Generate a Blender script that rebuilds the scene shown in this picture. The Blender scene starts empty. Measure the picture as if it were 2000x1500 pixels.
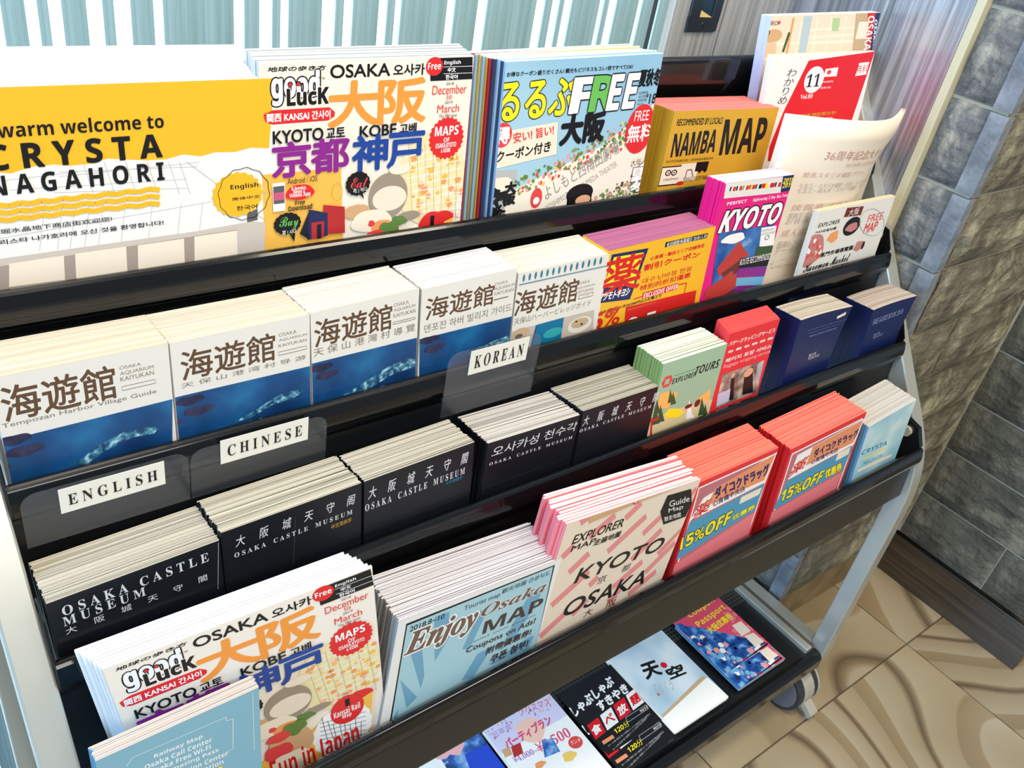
import bpy, bmesh, math, random
from mathutils import Vector, Matrix
from mathutils.geometry import tessellate_polygon
random.seed(7)
sc = bpy.context.scene
COL = sc.collection
# ------------------------------------------------------------------ camera, world, lights, exposure
CAM_F=1719.77
CAM_R=[[0.786529, -0.229954, 0.573144], [-0.596428, -0.523525, 0.608436], [0.160142, -0.820392, -0.548919]]
cam = bpy.data.objects.new('camera', bpy.data.cameras.new('camera'))
COL.objects.link(cam); sc.camera = cam
cam.data.sensor_fit = 'HORIZONTAL'; cam.data.sensor_width = 36.0
cam.data.lens = 36.0 * CAM_F / 2000.0
cam.data.clip_start = 0.02; cam.data.clip_end = 60
_m = Matrix(CAM_R)                      # rows: world axes seen from the camera (x right, y down, z forward)
rot = Matrix([[_m[i][0], -_m[i][1], -_m[i][2]] for i in range(3)])
cam.matrix_world = Matrix.Translation((0, 0, 1.35)) @ rot.to_4x4()

world = bpy.data.worlds.new('world'); sc.world = world; world.use_nodes = True
bg = world.node_tree.nodes['Background']; bg.inputs[0].default_value = (0.72, 0.87, 1.0, 1); bg.inputs[1].default_value = 0.35

def area(name, loc, target, sx, sy, power, color):
    l = bpy.data.lights.new(name, 'AREA'); l.shape = 'RECTANGLE'; l.size = sx; l.size_y = sy; l.energy = power; l.color = color
    o = bpy.data.objects.new(name, l); COL.objects.link(o); o.location = loc
    o.rotation_euler = (Vector(target) - Vector(loc)).to_track_quat('-Z', 'Y').to_euler()
    return o
area('window_daylight', (-2.8, 0.25, 1.5), (1.0, 0.42, 0.7), 1.7, 2.2, 165, (0.34, 0.62, 1.0))
area('ceiling_lamp', (0.35, 0.1, 2.75), (0.5, 0.55, 0.8), 0.40, 0.40, 30, (1.0, 0.88, 0.70))
area('ceiling_lamp.001', (1.5, -0.5, 2.75), (1.3, 0.5, 0.5), 0.7, 0.5, 18, (1.0, 0.86, 0.66))
area('fill_light', (0.2, -1.6, 2.6), (0.6, 0.6, 0.7), 1.6, 1.0, 40, (1.0, 0.95, 0.88))  # added fill behind the camera to brighten the cover fronts, no real lamp
sc.view_settings.view_transform = 'Standard'; sc.view_settings.look = 'None'
sc.view_settings.exposure = -0.12; sc.view_settings.gamma = 1.0; sc.view_settings.use_curve_mapping = False
try:
    sc.cycles.use_denoising = True; sc.cycles.max_bounces = 6; sc.cycles.transparent_max_bounces = 8
except Exception: pass

# ------------------------------------------------------------------ material helpers
MATS = {}
def s2l(c):
    return tuple((v / 12.92 if v <= .04045 else ((v + .055) / 1.055) ** 2.4) for v in c)
def mat(name, rgb, rough=.5, metal=0, coat=0, emit=None, alpha=None):
    if name in MATS: return MATS[name]
    m = bpy.data.materials.new(name); m.use_nodes = True; b = m.node_tree.nodes['Principled BSDF']
    b.inputs['Base Color'].default_value = (*s2l(rgb), 1); b.inputs['Roughness'].default_value = rough; b.inputs['Metallic'].default_value = metal
    b.inputs['Coat Weight'].default_value = coat
    if emit: b.inputs['Emission Color'].default_value = (*s2l(emit[0]), 1); b.inputs['Emission Strength'].default_value = emit[1]
    if alpha is not None: b.inputs['Alpha'].default_value = alpha
    MATS[name] = m; return m
def nodes(m): return m.node_tree.nodes, m.node_tree.links, m.node_tree.nodes['Principled BSDF']
def ramp(nt, stops):
    r = nt.nodes.new('ShaderNodeValToRGB'); e = r.color_ramp.elements
    while len(e) < len(stops): e.new(.5)
    for k, (p, c) in enumerate(stops): e[k].position = p; e[k].color = (*s2l(c), 1)
    return r
def noise_mat(name, stops, scale=(1, 1, 1), nscale=5, detail=6, rough=.5, bump=0, bscale=40, coord='Object', dist=0, nrough=.5, coat=0, metal=0):
    if name in MATS: return MATS[name]
    m = mat(name, (.5, .5, .5), rough, metal, coat); N, L, b = nodes(m)
    tc = N.new('ShaderNodeTexCoord'); mp = N.new('ShaderNodeMapping'); mp.inputs['Scale'].default_value = scale
    L.new(tc.outputs[coord], mp.inputs[0])
    n = N.new('ShaderNodeTexNoise'); n.inputs['Scale'].default_value = nscale; n.inputs['Detail'].default_value = detail; n.inputs['Distortion'].default_value = dist; n.inputs['Roughness'].default_value = nrough
    L.new(mp.outputs[0], n.inputs['Vector']); r = ramp(m.node_tree, stops); L.new(n.outputs['Fac'], r.inputs[0]); L.new(r.outputs[0], b.inputs['Base Color'])
    if bump:
        n2 = N.new('ShaderNodeTexNoise'); n2.inputs['Scale'].default_value = bscale; n2.inputs['Detail'].default_value = 8; L.new(mp.outputs[0], n2.inputs['Vector'])
        bp = N.new('ShaderNodeBump'); bp.inputs['Strength'].default_value = bump; bp.inputs['Distance'].default_value = .01
        L.new(n2.outputs['Fac'], bp.inputs['Height']); L.new(bp.outputs[0], b.inputs['Normal'])
    return m

INK = dict(
 k=(.06,.06,.07), w=(.97,.97,.96), w2=(.85,.86,.87), paper=(.93,.93,.92), cream=(.96,.92,.86), cream2=(.93,.88,.80), cream3=(.92,.86,.78), ivory=(.95,.90,.82), ivory2=(.93,.88,.80),
 yellow=(.96,.73,.15), gold=(.96,.74,.32), goldd=(.80,.62,.20), yel=(.99,.90,.15), lgray=(.72,.73,.74), dgray=(.36,.36,.38), dgray2=(.40,.36,.35), gray2=(.62,.61,.60), beam=(.80,.76,.72), beam2=(.66,.60,.56),
 kring=(.10,.10,.08), red=(.88,.16,.17), redt=(.88,.28,.28), redd=(.84,.14,.13), redv=(.87,.07,.13), redb=(.90,.19,.22), redl=(.75,.45,.50), orange=(.96,.60,.24), orange2=(.95,.62,.38), orange3=(.98,.74,.40), orange4=(.92,.58,.40), orange5=(.98,.80,.72),
 peach=(.96,.74,.60), map=(.93,.88,.68), mapline=(.75,.70,.50), purple=(.55,.13,.55), purple2=(.66,.45,.74), blue=(.10,.27,.60), green=(.42,.74,.35), potgray=(.62,.56,.50), tan=(.82,.66,.48), tan2=(.78,.67,.52), leaf=(.38,.52,.25), leaf2=(.52,.62,.35), leafd=(.22,.34,.20),
 pink=(.80,.35,.50), pinkf=(.93,.62,.62), yellowf=(.95,.80,.42), redf=(.85,.30,.28), crimson=(.72,.16,.18), navy=(.14,.16,.34), navyd=(.07,.08,.18), navyb=(.10,.16,.36), navyc=(.07,.13,.33), navyp=(.18,.12,.38), skin=(.90,.68,.55),
 mustard=(.84,.64,.18), mapbg=(.93,.85,.76), lav=(.80,.82,.93), lav2=(.80,.78,.88), lav3=(.58,.62,.78), lav4=(.86,.84,.95), river=(.70,.78,.82), lgreen=(.68,.80,.58), offw=(.90,.89,.86), brown=(.38,.28,.20), brown2=(.52,.46,.40), brown3=(.45,.36,.32), brown4=(.27,.21,.20), brownr=(.45,.14,.12),
 seal=(.78,.73,.68), teal=(.05,.45,.62), teal2=(.20,.48,.60), tealt=(.15,.50,.65), fish2=(.20,.66,.70), yellow2=(.95,.72,.15), magenta=(.90,.10,.50), temple=(.74,.24,.20), templed=(.42,.18,.18), lblue=(.45,.70,.86), lblue2=(.52,.72,.80), lblue3=(.66,.82,.87), blue3=(.44,.66,.78), blue4=(.30,.60,.75), blueb=(.10,.28,.80),
 rosebr=(.80,.60,.54), rosebr2=(.86,.72,.66), graybr=(.78,.74,.70), pinkm=(.78,.50,.48), ink=(.055,.07,.10), mint=(.62,.76,.64), sand=(.88,.80,.62), pink2=(.97,.72,.72), pinks=(.90,.56,.56), pinkd=(.93,.50,.53), pinkc=(.93,.30,.42), pinkt=(.88,.30,.48))
def picture(name):
    """printed pictures: procedural, flat on the paper"""
    nm = 'print_' + name
    if nm in MATS: return MATS[nm]
    if name == 'ocean': m = noise_mat(nm, [(.30, (.05,.17,.34)), (.48, (.07,.29,.50)), (.66, (.13,.44,.64)), (.80, (.45,.72,.82))], (1,1,1), 14, 3, .35)
    elif name == 'fish': m = noise_mat(nm, [(.35, (.10,.12,.24)), (.6, (.22,.22,.36))], (1,1,1), 60, 4, .35)
    elif name == 'shark': m = noise_mat(nm, [(.40, (.10,.26,.40)), (.55, (.30,.55,.66)), (.66, (.70,.85,.88))], (1,1,1), 160, 2, .35)
    elif name == 'skyprint': m = noise_mat(nm, [(.35, (.50,.71,.84)), (.65, (.70,.84,.90))], (1,1,1), 3, 2, .35)
    elif name == 'skyp': m = noise_mat(nm, [(.40, (.12,.30,.60)), (.58, (.28,.50,.76)), (.72, (.75,.84,.92))], (1,1,1), 22, 4, .35)
    elif name == 'cloud': m = noise_mat(nm, [(.40, (.58,.78,.84)), (.55, (.74,.87,.89)), (.68, (.92,.94,.92))], (1,1,1), 12, 2, .35)
    elif name == 'cloud2': m = noise_mat(nm, [(.38, (.62,.76,.84)), (.55, (.86,.92,.95)), (.70, (.96,.97,.97))], (1,1,1), 9, 2, .35)
    elif name == 'photo': m = noise_mat(nm, [(.35, (.36,.32,.30)), (.55, (.68,.60,.54)), (.70, (.85,.80,.74))], (1,1,1), 60, 4, .35)
    elif name == 'photo2': m = noise_mat(nm, [(.35, (.60,.62,.66)), (.65, (.80,.80,.82))], (1,1,1), 60, 4, .35)
    elif name == 'photob': m = noise_mat(nm, [(.34, (.06,.16,.40)), (.50, (.16,.40,.72)), (.62, (.50,.68,.86)), (.74, (.88,.88,.84))], (1,1,1), 45, 5, .35)
    else: raise KeyError(name)
    return m
def spines():
    if 'mixed_spines' in MATS: return MATS['mixed_spines']
    m = mat('mixed_spines', (.6,.7,.8), .4); N, L, b = nodes(m); oi = N.new('ShaderNodeObjectInfo')
    r = ramp(m.node_tree, [(0,(.55,.70,.85)), (.2,(.20,.24,.36)), (.36,(.62,.66,.78)), (.5,(.40,.38,.42)), (.62,(.75,.18,.22)), (.76,(.86,.74,.35)), (.9,(.60,.75,.88))]); r.color_ramp.interpolation = 'CONSTANT'
    L.new(oi.outputs['Random'], r.inputs[0]); L.new(r.outputs[0], b.inputs['Base Color']); return m
def ink(c):
    if c == 'spines': return spines()
    if c in INK: return mat('ink_' + c, INK[c], .42)
    return picture(c)

metal_black = mat('black_gloss_steel', (.035,.038,.045), .14, 0, .25)
black_satin = mat('black_satin_steel', (.07,.075,.085), .36, 0, .1)
silver = mat('silver_painted_steel', (.76,.76,.72), .30, .50)
chrome = mat('bright_steel', (.85,.85,.82), .18, 1)
plastic_grey = mat('grey_plastic', (.70,.68,.62), .45)
rubber = mat('dark_rubber', (.20,.20,.22), .5)
def perforated():
    m = mat('perforated_black_steel', (.09,.095,.10), .4); N, L, b = nodes(m)
    tc = N.new('ShaderNodeTexCoord'); sx = N.new('ShaderNodeSeparateXYZ'); L.new(tc.outputs['Object'], sx.inputs[0])
    v = N.new('ShaderNodeTexVoronoi'); v.inputs['Scale'].default_value = 130; v.inputs['Randomness'].default_value = 0
    L.new(tc.outputs['Object'], v.inputs['Vector']); r = ramp(m.node_tree, [(.30, (.0,.0,.0)), (.36, (.24,.24,.24))]); r.color_ramp.interpolation = 'LINEAR'
    L.new(v.outputs['Distance'], r.inputs[0]); L.new(r.outputs[0], b.inputs['Base Color']); return m
perf = perforated()

# ------------------------------------------------------------------ mesh helpers
class MB:
    def __init__(s): s.v = []; s.f = []; s.m = []; s.mats = []
    def mi(s, m):
        if m not in s.mats: s.mats.append(m)
        return s.mats.index(m)
    def face(s, pts, m):
        k = len(s.v); s.v += [tuple(p) for p in pts]; s.f.append(tuple(range(k, k + len(pts)))); s.m.append(s.mi(m))
    def raw(s, vs, fs, m):
        k = len(s.v); s.v += [tuple(p) for p in vs]; i = s.mi(m)
        for f in fs: s.f.append(tuple(k + a for a in f)); s.m.append(i)
    def box(s, x0, y0, z0, x1, y1, z1, m):
        vs = [(x0,y0,z0),(x1,y0,z0),(x1,y1,z0),(x0,y1,z0),(x0,y0,z1),(x1,y0,z1),(x1,y1,z1),(x0,y1,z1)]
        s.raw(vs, [(0,3,2,1),(4,5,6,7),(0,1,5,4),(1,2,6,5),(2,3,7,6),(3,0,4,7)], m)
    def prism(s, prof, a0, a1, axis, m):
        """extrude closed 2-D profile along an axis; profile coords are the two other axes in order"""
        n = len(prof); vs = []
        for a in (a0, a1):
            for p, q in prof: vs.append({'x': (a, p, q), 'y': (p, a, q), 'z': (p, q, a)}[axis])
        fs = [(i, (i + 1) % n, (i + 1) % n + n, i + n) for i in range(n)]
        tri = tessellate_polygon([[Vector((p, q, 0)) for p, q in prof]])
        fs += [tuple(t) for t in tri] + [tuple(i + n for i in reversed(t)) for t in tri]
        s.raw(vs, fs, m)
    def build(s, name, parent=None, matrix=None, smooth=False, fix=True, bevel=0):
        me = bpy.data.meshes.new(name); me.from_pydata(s.v, [], s.f)
        for m in s.mats: me.materials.append(m)
        me.polygons.foreach_set('material_index', s.m)
        if smooth: me.polygons.foreach_set('use_smooth', [True] * len(me.polygons))
        me.update()
        if fix:
            b = bmesh.new(); b.from_mesh(me)
            bmesh.ops.remove_doubles(b, verts=b.verts, dist=1e-6)
            bmesh.ops.recalc_face_normals(b, faces=b.faces); b.to_mesh(me); b.free()
        o = bpy.data.objects.new(name, me); COL.objects.link(o)
        if parent: o.parent = parent
        if matrix is not None: o.matrix_local = matrix
        if bevel:
            bv = o.modifiers.new('bevel', 'BEVEL'); bv.width = bevel; bv.segments = 2; bv.limit_method = 'ANGLE'
        return o
def tag(o, label=None, cat=None, group=None, kind=None):
    if label: o['label'] = label
    if cat: o['category'] = cat
    if group: o['group'] = group
    if kind: o['kind'] = kind
    return o
def empty(name, loc=(0,0,0)):
    o = bpy.data.objects.new(name, None); COL.objects.link(o); o.location = loc; o.empty_display_size = .05; return o
def catmull(pts, n=8):
    out = []
    for i in range(len(pts) - 1):
        p0 = pts[max(i-1,0)]; p1 = pts[i]; p2 = pts[i+1]; p3 = pts[min(i+2,len(pts)-1)]
        for k in range(n):
            t = k / n
            out.append(tuple(.5*((2*p1[j])+(-p0[j]+p2[j])*t+(2*p0[j]-5*p1[j]+4*p2[j]-p3[j])*t*t+(-p0[j]+3*p1[j]-3*p2[j]+p3[j])*t**3) for j in range(len(p1))))
    out.append(tuple(pts[-1])); return out

# ------------------------------------------------------------------ measured leaflets and their print
STACKS = {
 'crysta': {'o': [0.0655, 0.67697, 1.13164], 'ex': [1.0, 0.0, 0.0], 'dn': [0.0, -0.069756, -0.997564], 'n': [-0.0, 0.997564, -0.069756], 'W': 0.2487, 'H': 0.2673, 'N': 26, 'depth': 0.068, 'drift': 0, 'lift': 0.012, 'bow': 0, 'curl': 0},
 'gl1': {'o': [0.3, 0.67786, 1.14424], 'ex': [0.999963, 0.0006, 0.008574], 'dn': [0.008595, -0.069754, -0.997527], 'n': [0.0, 0.997564, -0.069756], 'W': 0.211, 'H': 0.2799, 'N': 7, 'depth': 0.03, 'drift': 0.002, 'lift': 0.004, 'bow': 0, 'curl': 0},
 'ruru': {'o': [0.54917, 0.67751, 1.13937], 'ex': [0.999746, 0.001573, 0.022491], 'dn': [0.022546, -0.069739, -0.99731], 'n': [-0.0, 0.997564, -0.069756], 'W': 0.218, 'H': 0.2751, 'N': 11, 'depth': 0.036, 'drift': -0.024, 'lift': 0.003, 'bow': 0, 'curl': 0},
 'namba': {'o': [0.80533, 0.67335, 1.07976], 'ex': [0.999584, -0.002012, -0.028767], 'dn': [-0.028838, -0.069727, -0.997149], 'n': [-0.0, 0.997564, -0.069756], 'W': 0.2001, 'H': 0.2096, 'N': 24, 'depth': 0.058, 'drift': 0.0, 'lift': 0, 'bow': 0, 'curl': 0},
 'omap': {'o': [1.008, 0.72882, 1.17275], 'ex': [0.999659, 0.003637, 0.025877], 'dn': [0.026131, -0.139126, -0.98993], 'n': [-0.0, 0.990268, -0.139173], 'W': 0.2499, 'H': 0.3109, 'N': 7, 'depth': 0.016, 'drift': 0, 'lift': 0, 'bow': 0, 'curl': 0},
 'red11': {'o': [0.99385, 0.69915, 1.13238], 'ex': [0.999966, 0.001152, 0.008199], 'dn': [0.00828, -0.139168, -0.990234], 'n': [0.0, 0.990268, -0.139173], 'W': 0.2346, 'H': 0.27, 'N': 4, 'depth': 0.008, 'drift': 0, 'lift': 0, 'bow': 0, 'curl': 0},
 'k1': {'o': [0.066, 0.59195, 0.95803], 'ex': [1.0, 0.0, 0.0], 'dn': [0.0, -0.069756, -0.997564], 'n': [-0.0, 0.997564, -0.069756], 'W': 0.123, 'H': 0.2095, 'N': 30, 'depth': 0.054, 'drift': 0, 'lift': 0, 'bow': 0, 'curl': 0},
 'k2': {'o': [0.19016, 0.5919, 0.95732], 'ex': [0.999975, 0.000497, 0.007111], 'dn': [0.007128, -0.069755, -0.997539], 'n': [-0.0, 0.997564, -0.069756], 'W': 0.1188, 'H': 0.2088, 'N': 30, 'depth': 0.0545, 'drift': -0.001, 'lift': 0, 'bow': 0, 'curl': 0},
 'k3': {'o': [0.30944, 0.59198, 0.95856], 'ex': [0.99955, 0.002093, 0.029925], 'dn': [0.029998, -0.069725, -0.997115], 'n': [-0.0, 0.997564, -0.069756], 'W': 0.1098, 'H': 0.2102, 'N': 30, 'depth': 0.0565, 'drift': 0.0, 'lift': 0, 'bow': 0, 'curl': 0},
 'k4': {'o': [0.42211, 0.59214, 0.96079], 'ex': [0.999682, 0.001758, 0.025145], 'dn': [0.025206, -0.069734, -0.997247], 'n': [0.0, 0.997564, -0.069756], 'W': 0.1123, 'H': 0.2124, 'N': 30, 'depth': 0.056, 'drift': 0.002, 'lift': 0, 'bow': 0, 'curl': 0},
 'k5': {'o': [0.53733, 0.59187, 0.957], 'ex': [0.999887, 0.001049, 0.015003], 'dn': [0.015039, -0.069749, -0.997451], 'n': [-0.0, 0.997564, -0.069756], 'W': 0.1261, 'H': 0.2085, 'N': 28, 'depth': 0.056, 'drift': 0.004, 'lift': 0, 'bow': 0, 'curl': 0},
 'yaku': {'o': [0.66108, 0.59224, 0.96222], 'ex': [0.99959, 0.001998, 0.02857], 'dn': [0.028639, -0.069728, -0.997155], 'n': [-0.0, 0.997564, -0.069756], 'W': 0.1761, 'H': 0.2138, 'N': 22, 'depth': 0.047, 'drift': 0.004, 'lift': 0, 'bow': 0, 'curl': 0},
 'kyoto': {'o': [0.83557, 0.59625, 1.01955], 'ex': [0.999844, -0.001232, -0.017613], 'dn': [-0.017656, -0.069746, -0.997409], 'n': [0.0, 0.997564, -0.069756], 'W': 0.1323, 'H': 0.2689, 'N': 12, 'depth': 0.029, 'drift': 0.0, 'lift': 0, 'bow': 0, 'curl': 0},
 's36': {'o': [0.96914, 0.63055, 1.08111], 'ex': [0.998806, -0.003408, -0.048733], 'dn': [-0.048852, -0.069673, -0.996373], 'n': [0.0, 0.997564, -0.069756], 'W': 0.2756, 'H': 0.3198, 'N': 5, 'depth': 0.008, 'drift': 0, 'lift': 0, 'bow': 0, 'curl': 0},
 'expw': {'o': [1.05068, 0.592, 0.95887], 'ex': [1.0, 3.6e-05, 0.00051], 'dn': [0.000511, -0.069756, -0.997564], 'n': [0.0, 0.997564, -0.069756], 'W': 0.1899, 'H': 0.2104, 'N': 4, 'depth': 0.009, 'drift': 0, 'lift': 0, 'bow': 0, 'curl': 0},
 'c1': {'o': [0.06382, 0.51148, 0.80926], 'ex': [0.99933, 0.002554, 0.036517], 'dn': [0.036606, -0.06971, -0.996895], 'n': [0.0, 0.997564, -0.069756], 'W': 0.1304, 'H': 0.1743, 'N': 36, 'depth': 0.051, 'drift': 0, 'lift': 0, 'bow': 0, 'curl': 0},
 'c2': {'o': [0.19572, 0.51229, 0.82089], 'ex': [0.999646, 0.001855, 0.026527], 'dn': [0.026591, -0.069732, -0.997211], 'n': [-0.0, 0.997564, -0.069756], 'W': 0.1291, 'H': 0.1859, 'N': 36, 'depth': 0.048, 'drift': -0.001, 'lift': 0, 'bow': 0, 'curl': 0},
 'c3': {'o': [0.32732, 0.51255, 0.82451], 'ex': [0.999488, 0.002233, 0.031929], 'dn': [0.032007, -0.069721, -0.997053], 'n': [-0.0, 0.997564, -0.069756], 'W': 0.1216, 'H': 0.1896, 'N': 36, 'depth': 0.045, 'drift': -0.001, 'lift': 0, 'bow': 0, 'curl': 0},
 'c4': {'o': [0.46599, 0.5123, 0.821], 'ex': [0.999708, -0.001684, -0.024088], 'dn': [-0.024147, -0.069736, -0.997273], 'n': [0.0, 0.997564, -0.069756], 'W': 0.1232, 'H': 0.183, 'N': 36, 'depth': 0.053, 'drift': 0.0, 'lift': 0, 'bow': 0, 'curl': 0},
 'c5': {'o': [0.59287, 0.51234, 0.8215], 'ex': [0.999995, -0.00022, -0.003151], 'dn': [-0.003159, -0.069756, -0.997559], 'n': [0.0, 0.997564, -0.069756], 'W': 0.1225, 'H': 0.1861, 'N': 36, 'depth': 0.053, 'drift': -0.002, 'lift': 0, 'bow': 0, 'curl': 0},
 'tours': {'o': [0.70919, 0.51436, 0.85045], 'ex': [0.999992, 0.000276, 0.003943], 'dn': [0.003953, -0.069756, -0.997556], 'n': [-0.0, 0.997564, -0.069756], 'W': 0.1116, 'H': 0.2155, 'N': 16, 'depth': 0.046, 'drift': 0.004, 'lift': 0, 'bow': 0, 'curl': 0},
 'bag': {'o': [0.82054, 0.51532, 0.86413], 'ex': [1.0, 2e-06, 2.4e-05], 'dn': [2.4e-05, -0.069756, -0.997564], 'n': [0.0, 0.997564, -0.069756], 'W': 0.0978, 'H': 0.2292, 'N': 22, 'depth': 0.034, 'drift': 0.016, 'lift': 0, 'bow': 0, 'curl': 0},
 'navy1': {'o': [0.96853, 0.51443, 0.8514], 'ex': [0.999612, 0.001944, 0.027799], 'dn': [0.027867, -0.069729, -0.997177], 'n': [0.0, 0.997564, -0.069756], 'W': 0.1048, 'H': 0.2165, 'N': 22, 'depth': 0.042, 'drift': 0.0, 'lift': 0, 'bow': 0, 'curl': 0.008},
 'navy2': {'o': [1.15198, 0.51286, 0.82893], 'ex': [0.997537, 0.004893, 0.069975], 'dn': [0.070146, -0.069585, -0.995107], 'n': [0.0, 0.997564, -0.069756], 'W': 0.1004, 'H': 0.1944, 'N': 24, 'depth': 0.046, 'drift': 0.0, 'lift': 0, 'bow': 0, 'curl': 0.008},
 'gl4': {'o': [0.08344, 0.4519, 0.7893], 'ex': [0.985272, -0.118859, 0.122932], 'dn': [0.115615, -0.066642, -0.991056], 'n': [0.125988, 0.990672, -0.051919], 'W': 0.2075, 'H': 0.2601, 'N': 8, 'depth': 0.028, 'drift': -0.016, 'lift': 0.0, 'bow': 0, 'curl': 0},
 'rail': {'o': [0.0635, 0.41446, 0.74276], 'ex': [0.999982, 0.000313, 0.005968], 'dn': [0.005976, -0.052335, -0.998612], 'n': [-0.0, 0.99863, -0.052336], 'W': 0.1216, 'H': 0.2116, 'N': 16, 'depth': 0.014, 'drift': 0, 'lift': 0, 'bow': 0, 'curl': 0},
 'enjoy': {'o': [0.31272, 0.4154, 0.74553], 'ex': [0.997455, -0.002489, -0.071262], 'dn': [-0.071305, -0.034811, -0.996847], 'n': [0.0, 0.999391, -0.034899], 'W': 0.1914, 'H': 0.201, 'N': 30, 'depth': 0.06, 'drift': 0.004, 'lift': 0, 'bow': 0, 'curl': 0},
 'ko': {'o': [0.4998, 0.41655, 0.7783], 'ex': [0.995117, -0.003445, -0.098642], 'dn': [-0.098702, -0.034729, -0.994511], 'n': [-0.0, 0.999391, -0.034899], 'W': 0.2047, 'H': 0.2279, 'N': 12, 'depth': 0.047, 'drift': 0.006, 'lift': 0, 'bow': 0, 'curl': 0},
 'd1': {'o': [0.7065, 0.41995, 0.74748], 'ex': [1.0, 0.0, 0.0], 'dn': [0.0, -0.069756, -0.997564], 'n': [-0.0, 0.997564, -0.069756], 'W': 0.1494, 'H': 0.2165, 'N': 24, 'depth': 0.056, 'drift': 0.008, 'lift': 0, 'bow': 0, 'curl': 0},
 'd2': {'o': [0.88688, 0.41901, 0.7341], 'ex': [0.999034, 0.003066, 0.043844], 'dn': [0.043951, -0.069689, -0.9966], 'n': [0.0, 0.997564, -0.069756], 'W': 0.1665, 'H': 0.2033, 'N': 26, 'depth': 0.056, 'drift': 0.006, 'lift': 0, 'bow': 0, 'curl': 0},
 'cl': {'o': [1.07718, 0.41726, 0.70898], 'ex': [0.995099, 0.006897, 0.098638], 'dn': [0.098879, -0.069415, -0.992675], 'n': [0.0, 0.997564, -0.069756], 'W': 0.1191, 'H': 0.1788, 'N': 26, 'depth': 0.058, 'drift': 0.01, 'lift': 0, 'bow': 0, 'curl': 0},
 'coupon': {'o': [1.05, 0.6, 0.16], 'ex': [1.0, 0.0, 0.0], 'dn': [0.0, -1.0, 0.0], 'n': [0.0, 0.0, -1.0], 'W': 0.126, 'H': 0.155, 'N': 7, 'depth': 0.009, 'drift': 0, 'lift': 0.034, 'bow': 0, 'curl': 0},
 'tenku': {'o': [0.886, 0.575, 0.16], 'ex': [1.0, 0.0, 0.0], 'dn': [0.0, -1.0, 0.0], 'n': [0.0, 0.0, -1.0], 'W': 0.132, 'H': 0.165, 'N': 5, 'depth': 0.006, 'drift': 0, 'lift': 0.001, 'bow': 0, 'curl': 0},
 'shabu': {'o': [0.763, 0.5635, 0.16], 'ex': [1.0, 0.0, 0.0], 'dn': [0.0, -1.0, 0.0], 'n': [0.0, 0.0, -1.0], 'W': 0.12, 'H': 0.1255, 'N': 6, 'depth': 0.008, 'drift': 0, 'lift': 0.035, 'bow': 0, 'curl': 0},
 'party': {'o': [0.62, 0.572, 0.16], 'ex': [1.0, 0.0, 0.0], 'dn': [0.0, -1.0, 0.0], 'n': [0.0, 0.0, -1.0], 'W': 0.133, 'H': 0.16, 'N': 4, 'depth': 0.005, 'drift': 0, 'lift': 0, 'bow': 0, 'curl': 0},
 'blue': {'o': [0.487, 0.6, 0.16], 'ex': [1.0, 0.0, 0.0], 'dn': [0.0, -1.0, 0.0], 'n': [0.0, 0.0, -1.0], 'W': 0.125, 'H': 0.18, 'N': 4, 'depth': 0.005, 'drift': 0, 'lift': 0, 'bow': 0, 'curl': 0},
}
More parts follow.
